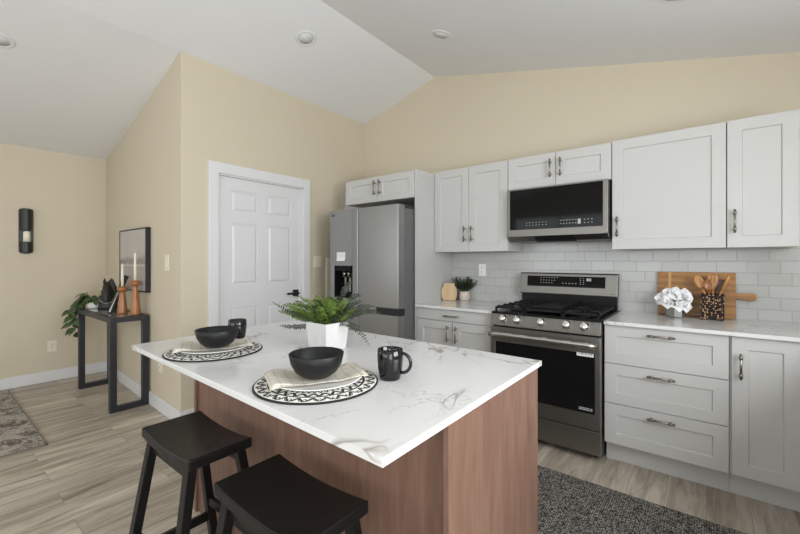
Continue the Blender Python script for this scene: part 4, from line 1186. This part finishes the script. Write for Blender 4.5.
# ------------------------------------------------------------ recessed ceiling lights
def can_light(x, y, label):
    (a, za), (b, zb) = next(((p, q) for p, q in zip(PK, PK[1:]) if p[0] <= x <= q[0]))
    sl = math.atan2(zb - za, b - a); z = ceil_z(x)
    t = thing('ceiling_light', label, 'ceiling light', (x, y, z), 'recessed ceiling lights')
    M4 = Matrix.Translation((x, y, z)) @ Matrix.Rotation(-sl, 4, 'Y') @ Matrix.Rotation(PI, 4, 'X')
    bm = bmesh.new(); lathe(bm, [(0.060, 0.002), (0.064, 0.005), (0.080, 0.004), (0.086, 0.0), (0.060, 0.0)], 40, (0, 0, 0), M4); mesh_obj('trim_ring', bm, 'rim_white', t)
    bm = bmesh.new(); lathe(bm, [(0.0, 0.0), (0.0605, 0.0), (0.0605, 0.003), (0.0, 0.004)], 40, (0, 0, 0), M4); mesh_obj('lens', bm, 'pale_frame', t)
can_light(-2.581, -1.387, 'recessed ceiling light above the white door')
can_light(-1.644, -0.802, 'recessed ceiling light just right of the ceiling ridge above the wall cabinets')
can_light(-3.83, -3.03, 'recessed ceiling light at the left edge of the photo')
can_light(-0.137, -0.86, 'recessed ceiling light cut by the top edge of the photo')

# ------------------------------------------------------------ rugs
bm = bmesh.new(); box(bm, -1.75, 0.53, -1.62, -0.940, 0.0, 0.009, bev=0.003)
rg = single('runner_rug', bm, 'runner', 'dark grey woven runner rug between the island and the range', 'rug', (-0.35, -1.28, 0))
bm = bmesh.new(); box(bm, -5.45, -3.630, -5.2, -2.810, 0.0, 0.012, bev=0.004)
t = single('area_rug', bm, 'pile', 'faded grey and beige patterned rug at the left edge of the photo', 'rug', (-4.5, -4.0, 0))
bm = bmesh.new()
for a in ((-5.451, -3.629, -2.818, -2.809), (-3.638, -3.629, -5.2, -2.81)): box(bm, *a, 0.001, 0.0128)
mesh_obj('border', bm, plain('taupe_rug_binding', (0.20, 0.175, 0.14), 0.9), t)

# ------------------------------------------------------------ console table
TX0, TX1, TY0, TY1, TZ = -4.99, -3.950, -2.362, -2.070, 0.81
t = thing('console_table', 'dark metal console table with glass top and sled legs against the hall wall', 'table', (-4.5, -2.2, 0))
w = 0.050
bm = bmesh.new()
box(bm, TX0, TX1, TY0, TY0 + w, TZ - 0.045, TZ - 0.001, bev=0.003); box(bm, TX0, TX1, TY1 - w, TY1, TZ - 0.045, TZ - 0.001, bev=0.003)
box(bm, TX0, TX0 + w, TY0 + w, TY1 - w, TZ - 0.045, TZ - 0.001, bev=0.003); box(bm, TX1 - w, TX1, TY0 + w, TY1 - w, TZ - 0.045, TZ - 0.001, bev=0.003)
mesh_obj('top_frame', bm, 'navy_black', t)
bm = bmesh.new(); box(bm, TX0 + w, TX1 - w, TY0 + w, TY1 - w, TZ - 0.010, TZ - 0.002, bev=0.001); mesh_obj('glass_top', bm, 'table_glass', t)
for x in (TX0, TX1 - w):
    for y in (TY0, TY1 - w):
        bm = bmesh.new(); box(bm, x, x + w, y, y + w, 0.0, TZ - 0.045, bev=0.003); mesh_obj('leg', bm, 'navy_black', t)
    bm = bmesh.new(); box(bm, x, x + w, TY0 + w, TY1 - w, 0.0, 0.046, bev=0.003); mesh_obj('foot_rail', bm, 'navy_black', t)

# candle holders and candles
def holder(x, y, H, label, clabel, ch):
    t = single('candle_holder', *(lambda b: (lathe(b, [(0.0, 0.0), (0.041, 0.0), (0.041, 0.01), (0.032, H * 0.45), (0.021, H - 0.060), (0.021, H - 0.052), (0.033, H - 0.046), (0.043, H - 0.028), (0.039, H - 0.010), (0.026, H - 0.001), (0.013, H), (0.012, H - 0.015), (0.0, H - 0.015)], 32, (x, y, TZ)), b)[1:])(bmesh.new()), 'honey_wood', label, 'candle holder', (x, y, TZ), 'turned wooden candle holders')
    c = thing('taper_candle', clabel, 'candle', (x, y, TZ + H - 0.0145), 'ivory taper candles')
    bm = bmesh.new(); lathe(bm, [(0.0, 0.0), (0.0115, 0.0), (0.0105, ch * 0.5), (0.0075, ch - 0.01), (0.003, ch), (0.0, ch)], 20, (x, y, TZ + H - 0.0145)); mesh_obj('wax', bm, 'wax', c)
    bm = bmesh.new(); tube(bm, [(x, y, TZ + H - 0.016 + ch), (x + 0.001, y, TZ + H - 0.0145 + ch + 0.008)], 0.0009, 6); mesh_obj('wick', bm, 'dark_plastic', c)
holder(-4.230, -2.195, 0.250, 'shorter turned wooden candle holder, left one on the console table', 'ivory taper candle in the shorter left candle holder', 0.225)
holder(-4.045, -2.150, 0.310, 'taller turned wooden candle holder, right one on the console table', 'ivory taper candle in the taller right candle holder', 0.265)

# black crossed-bar sculpture
t = thing('crossed_sculpture', 'black crossed-bar sculpture with silver edge behind the candle holders', 'sculpture', (-4.44, -2.18, TZ))
bm = bmesh.new(); beam(bm, (-4.36, -2.250, TZ + 0.008), (-4.36, -2.128, TZ + 0.345), 0.04, 0.034, 0.003, (1, 0, 0)); mesh_obj('bar', bm, 'horse_black', t)
bm = bmesh.new(); beam(bm, (-4.395, -2.125, TZ + 0.008), (-4.395, -2.24, TZ + 0.31), 0.03, 0.034, 0.003, (1, 0, 0)); mesh_obj('bar', bm, 'horse_black', t)
bm = bmesh.new(); beam(bm, (-4.344, -2.264, TZ + 0.012), (-4.344, -2.195, TZ + 0.19), 0.010, 0.006, 0.001, (1, 0, 0)); mesh_obj('silver_edge', bm, 'ring_silver', t)

# horse head bust
HX, HY = -4.77, -2.165
t = thing('horse_bust', 'black horse head bust with a pale ring on the console table', 'sculpture', (HX, HY, TZ))
bm = bmesh.new()
def ell(rows, axis_dir):
    """loft of ellipses: (centre, rx across, rd depth, tangent)"""
    rings = []
    n = 18
    for c, ra, rd, tan in rows:
        tan = Vector(tan).normalized(); side = Vector(axis_dir).normalized(); dep = tan.cross(side).normalized()
        rings.append([bm.verts.new(Vector(c) + side * ra * math.cos(2 * PI * k / n) + dep * rd * math.sin(2 * PI * k / n)) for k in range(n)])
    for A, B in zip(rings, rings[1:]):
        for k in range(n): bm.faces.new((A[k], A[(k + 1) % n], B[(k + 1) % n], B[k])).smooth = True
    bm.faces.new(rings[0]); bm.faces.new(rings[-1])
fw = Vector((0.93, -0.37, 0)); sd = Vector((0.37, 0.93, 0)); o0 = Vector((HX, HY, TZ)); Z = Vector((0, 0, 1))
ell([(o0 + Z * 0.0005, 0.084, 0.060, (0, 0, 1)), (o0 + Z * 0.02, 0.082, 0.058, (0, 0, 1)), (o0 + Z * 0.10 - fw * 0.005, 0.068, 0.055, (0, 0, 1)), (o0 + Z * 0.18, 0.052, 0.050, Z + fw * 0.2), (o0 + Z * 0.235 + fw * 0.012, 0.042, 0.040, Z + fw * 0.4), (o0 + Z * 0.262 + fw * 0.02, 0.022, 0.022, Z + fw * 0.4)], sd)
ell([(o0 + Z * 0.250 + fw * 0.010, 0.030, 0.030, fw * 0.5 - Z), (o0 + Z * 0.225 + fw * 0.045, 0.037, 0.034, fw * 0.5 - Z), (o0 + Z * 0.17 + fw * 0.075, 0.031, 0.029, fw * 0.4 - Z), (o0 + Z * 0.115 + fw * 0.095, 0.025, 0.023, fw * 0.3 - Z), (o0 + Z * 0.085 + fw * 0.103, 0.027, 0.022, fw * 0.2 - Z), (o0 + Z * 0.068 + fw * 0.105, 0.018, 0.014, fw * 0.1 - Z)], sd)
for s in (-1, 1):
    b0 = o0 + Z * 0.248 + sd * s * 0.024 + fw * 0.012
    ell([(b0, 0.014, 0.010, Z), (b0 + Z * 0.03 + sd * s * 0.004, 0.013, 0.008, Z), (b0 + Z * 0.062 + sd * s * 0.003, 0.003, 0.003, Z)], sd)
for k in range(9):
    p = o0 + Z * lerp(0.10, 0.275, k / 8) - fw * lerp(0.058, 0.018, k / 8)
    ell([(p + fw * 0.02, 0.010, 0.012, Z - fw * .3), (p - fw * 0.012 - Z * 0.02, 0.006, 0.008, Z - fw * .3)], sd)
bmesh.ops.recalc_face_normals(bm, faces=bm.faces[:])
mesh_obj('head', bm, 'horse_black', t)
bm = bmesh.new(); c0 = o0 + Z * 0.098 + fw * 0.098
tube(bm, [c0 + sd * 0.052 * math.cos(a) + (Z * 0.8 + fw * 0.5).normalized() * 0.042 * math.sin(a) for a in [PI + PI * k / 20 for k in range(21)]], 0.0045, 8)
mesh_obj('ring', bm, 'ring_silver', t)

# trailing plant
GX, GY = -4.945, -2.235
t = thing('trailing_plant', 'leafy trailing plant in a ribbed white pot on the console table', 'plant', (GX, GY, TZ))
bm = bmesh.new(); prof = [(0.0, 0.0003), (0.058, 0.0003), (0.062, 0.008)] + [(0.064 + (0.002 if k % 2 else 0), 0.012 + 0.007 * k) for k in range(9)] + [(0.066, 0.078), (0.062, 0.079), (0.058, 0.070), (0.0, 0.068)]
lathe(bm, prof, 32, (GX, GY, TZ)); mesh_obj('pot', bm, 'ceramic_white', t)
bm = bmesh.new()
for k in range(34):
    a = k * 2.4 + random.uniform(-.3, .3); el = random.uniform(0.1, 1.2)
    p0 = Vector((GX + 0.03 * math.cos(a), GY + 0.03 * math.sin(a), TZ + 0.07)); L = random.uniform(0.05, 0.12)
    d = Vector((math.cos(a) * math.cos(el), math.sin(a) * math.cos(el), math.sin(el)))
    q = p0 + d * L
    if q.y > -2.14: continue
    tube(bm, [p0, p0 + d * L * 0.5 + Vector((0, 0, 0.01)), q], 0.0016, 5)
    leaf(bm, q - d * 0.01, Vector((d.x, d.y, -0.25)) + Vector((random.uniform(-.3, .3), random.uniform(-.3, .1), 0)), (0, 0, 1), random.uniform(0.07, 0.095), 0.058, 0.2, 0.25, 5)
mesh_obj('crown', bm, 'pothos_leaf', t)
def vine(pts, m, seed):
    random.seed(seed); bm = bmesh.new(); pts = [Vector(p) for p in pts]
    fine = []
    for i in range(len(pts) - 1):
        for j in range(6): fine.append(pts[i].lerp(pts[i + 1], j / 6))
    fine.append(pts[-1]); tube(bm, fine, 0.0020, 5)
    for k in range(m):
        p = fine[int(lerp(3, len(fine) - 1, k / (m - 1)))]
        a = k * 2.6 + seed; d = Vector((math.cos(a) * 0.8 + 0.35, math.sin(a) * 0.8 - 0.55, random.uniform(-0.7, -0.1)))
        leaf(bm, p, d, (0.5, -0.6, 0.8), random.uniform(0.075, 0.105), random.uniform(0.066, 0.082), 0.2, 0.3, 5)
    mesh_obj('vine', bm, 'pothos_leaf', t)
vine([(GX, GY - 0.02, TZ + 0.075), (-4.98, -2.30, TZ + 0.11), (-4.99, -2.385, TZ + 0.03), (-5.00, -2.40, TZ - 0.10), (-5.00, -2.40, TZ - 0.24)], 13, 3)
vine([(GX - 0.02, GY, TZ + 0.075), (-5.03, -2.27, TZ + 0.12), (-5.07, -2.34, TZ + 0.05), (-5.09, -2.36, TZ - 0.10), (-5.09, -2.365, TZ - 0.26)], 14, 5)
vine([(GX - 0.02, GY - 0.01, TZ + 0.075), (-5.05, -2.30, TZ + 0.11), (-5.12, -2.38, TZ - 0.0), (-5.14, -2.39, TZ - 0.14)], 10, 8)
random.seed(11)

# ------------------------------------------------------------ framed picture
AX0, AX1, AZ0, AZ1, AY = -4.660, -3.945, 1.010, 1.600, -2.100
t = thing('framed_picture', 'misty lake picture in a deep black frame above the console table', 'picture', (AX0, AY + 0.004, AZ0))
bm = bmesh.new(); fw_ = 0.012
box(bm, AX0, AX0 + fw_, AY, -2.0595, AZ0, AZ1, bev=0.001); box(bm, AX1 - fw_, AX1, AY, -2.0595, AZ0, AZ1, bev=0.001)
box(bm, AX0, AX1, AY, -2.0595, AZ0, AZ0 + fw_, bev=0.001); box(bm, AX0, AX1, AY, -2.0595, AZ1 - fw_, AZ1, bev=0.001)
mesh_obj('frame', bm, 'black_satin', t)
bm = bmesh.new(); box(bm, AX0 + fw_, AX1 - fw_, AY + 0.004, AY + 0.012, AZ0 + fw_, AZ1 - fw_); mesh_obj('print', bm, 'art', t)

# ------------------------------------------------------------ wall sconce with candle
SY, SZ0, SZ1, SW = -2.672, 1.368, 1.842, 0.056
t = thing('wall_sconce', 'tall rounded black wall sconce on the left wall', 'sconce', (XL, SY, SZ0))
bm = bmesh.new()
out = []
for k in range(9): a = PI * k / 8; out.append((SY + SW * math.cos(a), SZ1 - 0.03 + 0.03 * math.sin(a)))
for k in range(9): a = PI + PI * k / 8; out.append((SY + SW * math.cos(a), SZ0 + 0.03 + 0.03 * math.sin(a)))
prism(bm, out, 'x', XL + 0.0005, XL + 0.012, bev=0.002)
mesh_obj('back_plate', bm, 'black_satin', t)
n = 16
for z0, z1, R_ in ((SZ0 + 0.012, SZ0 + 0.125, SW - 0.004), (SZ0 + 0.245, SZ1 - 0.012, SW - 0.004)):
    P2 = [(XL + 0.010 + R_ * math.sin(PI * k / n), SY - R_ * math.cos(PI * k / n)) for k in range(n + 1)]
    bm = bmesh.new(); prism(bm, P2, 'z', z0, z1, bev=0.002); mesh_obj('shade', bm, 'black_satin', t)
bm = bmesh.new()
P2 = [(XL + 0.010 + (SW - 0.002) * math.sin(PI * k / n), SY - (SW - 0.002) * math.cos(PI * k / n)) for k in range(n + 1)]
prism(bm, P2, 'z', SZ0 + 0.108, SZ0 + 0.112); mesh_obj('shelf', bm, 'dark_plastic', t)
bm = bmesh.new(); lathe(bm, [(0.0, 0.0), (0.029, 0.0), (0.026, 0.10), (0.012, 0.108), (0.0, 0.108)], 24, (XL + 0.041, SY, SZ0 + 0.1255))
single('pillar_candle', bm, 'wax', 'short white pillar candle inside the black wall sconce', 'candle', (XL + 0.041, SY, SZ0 + 0.1255))
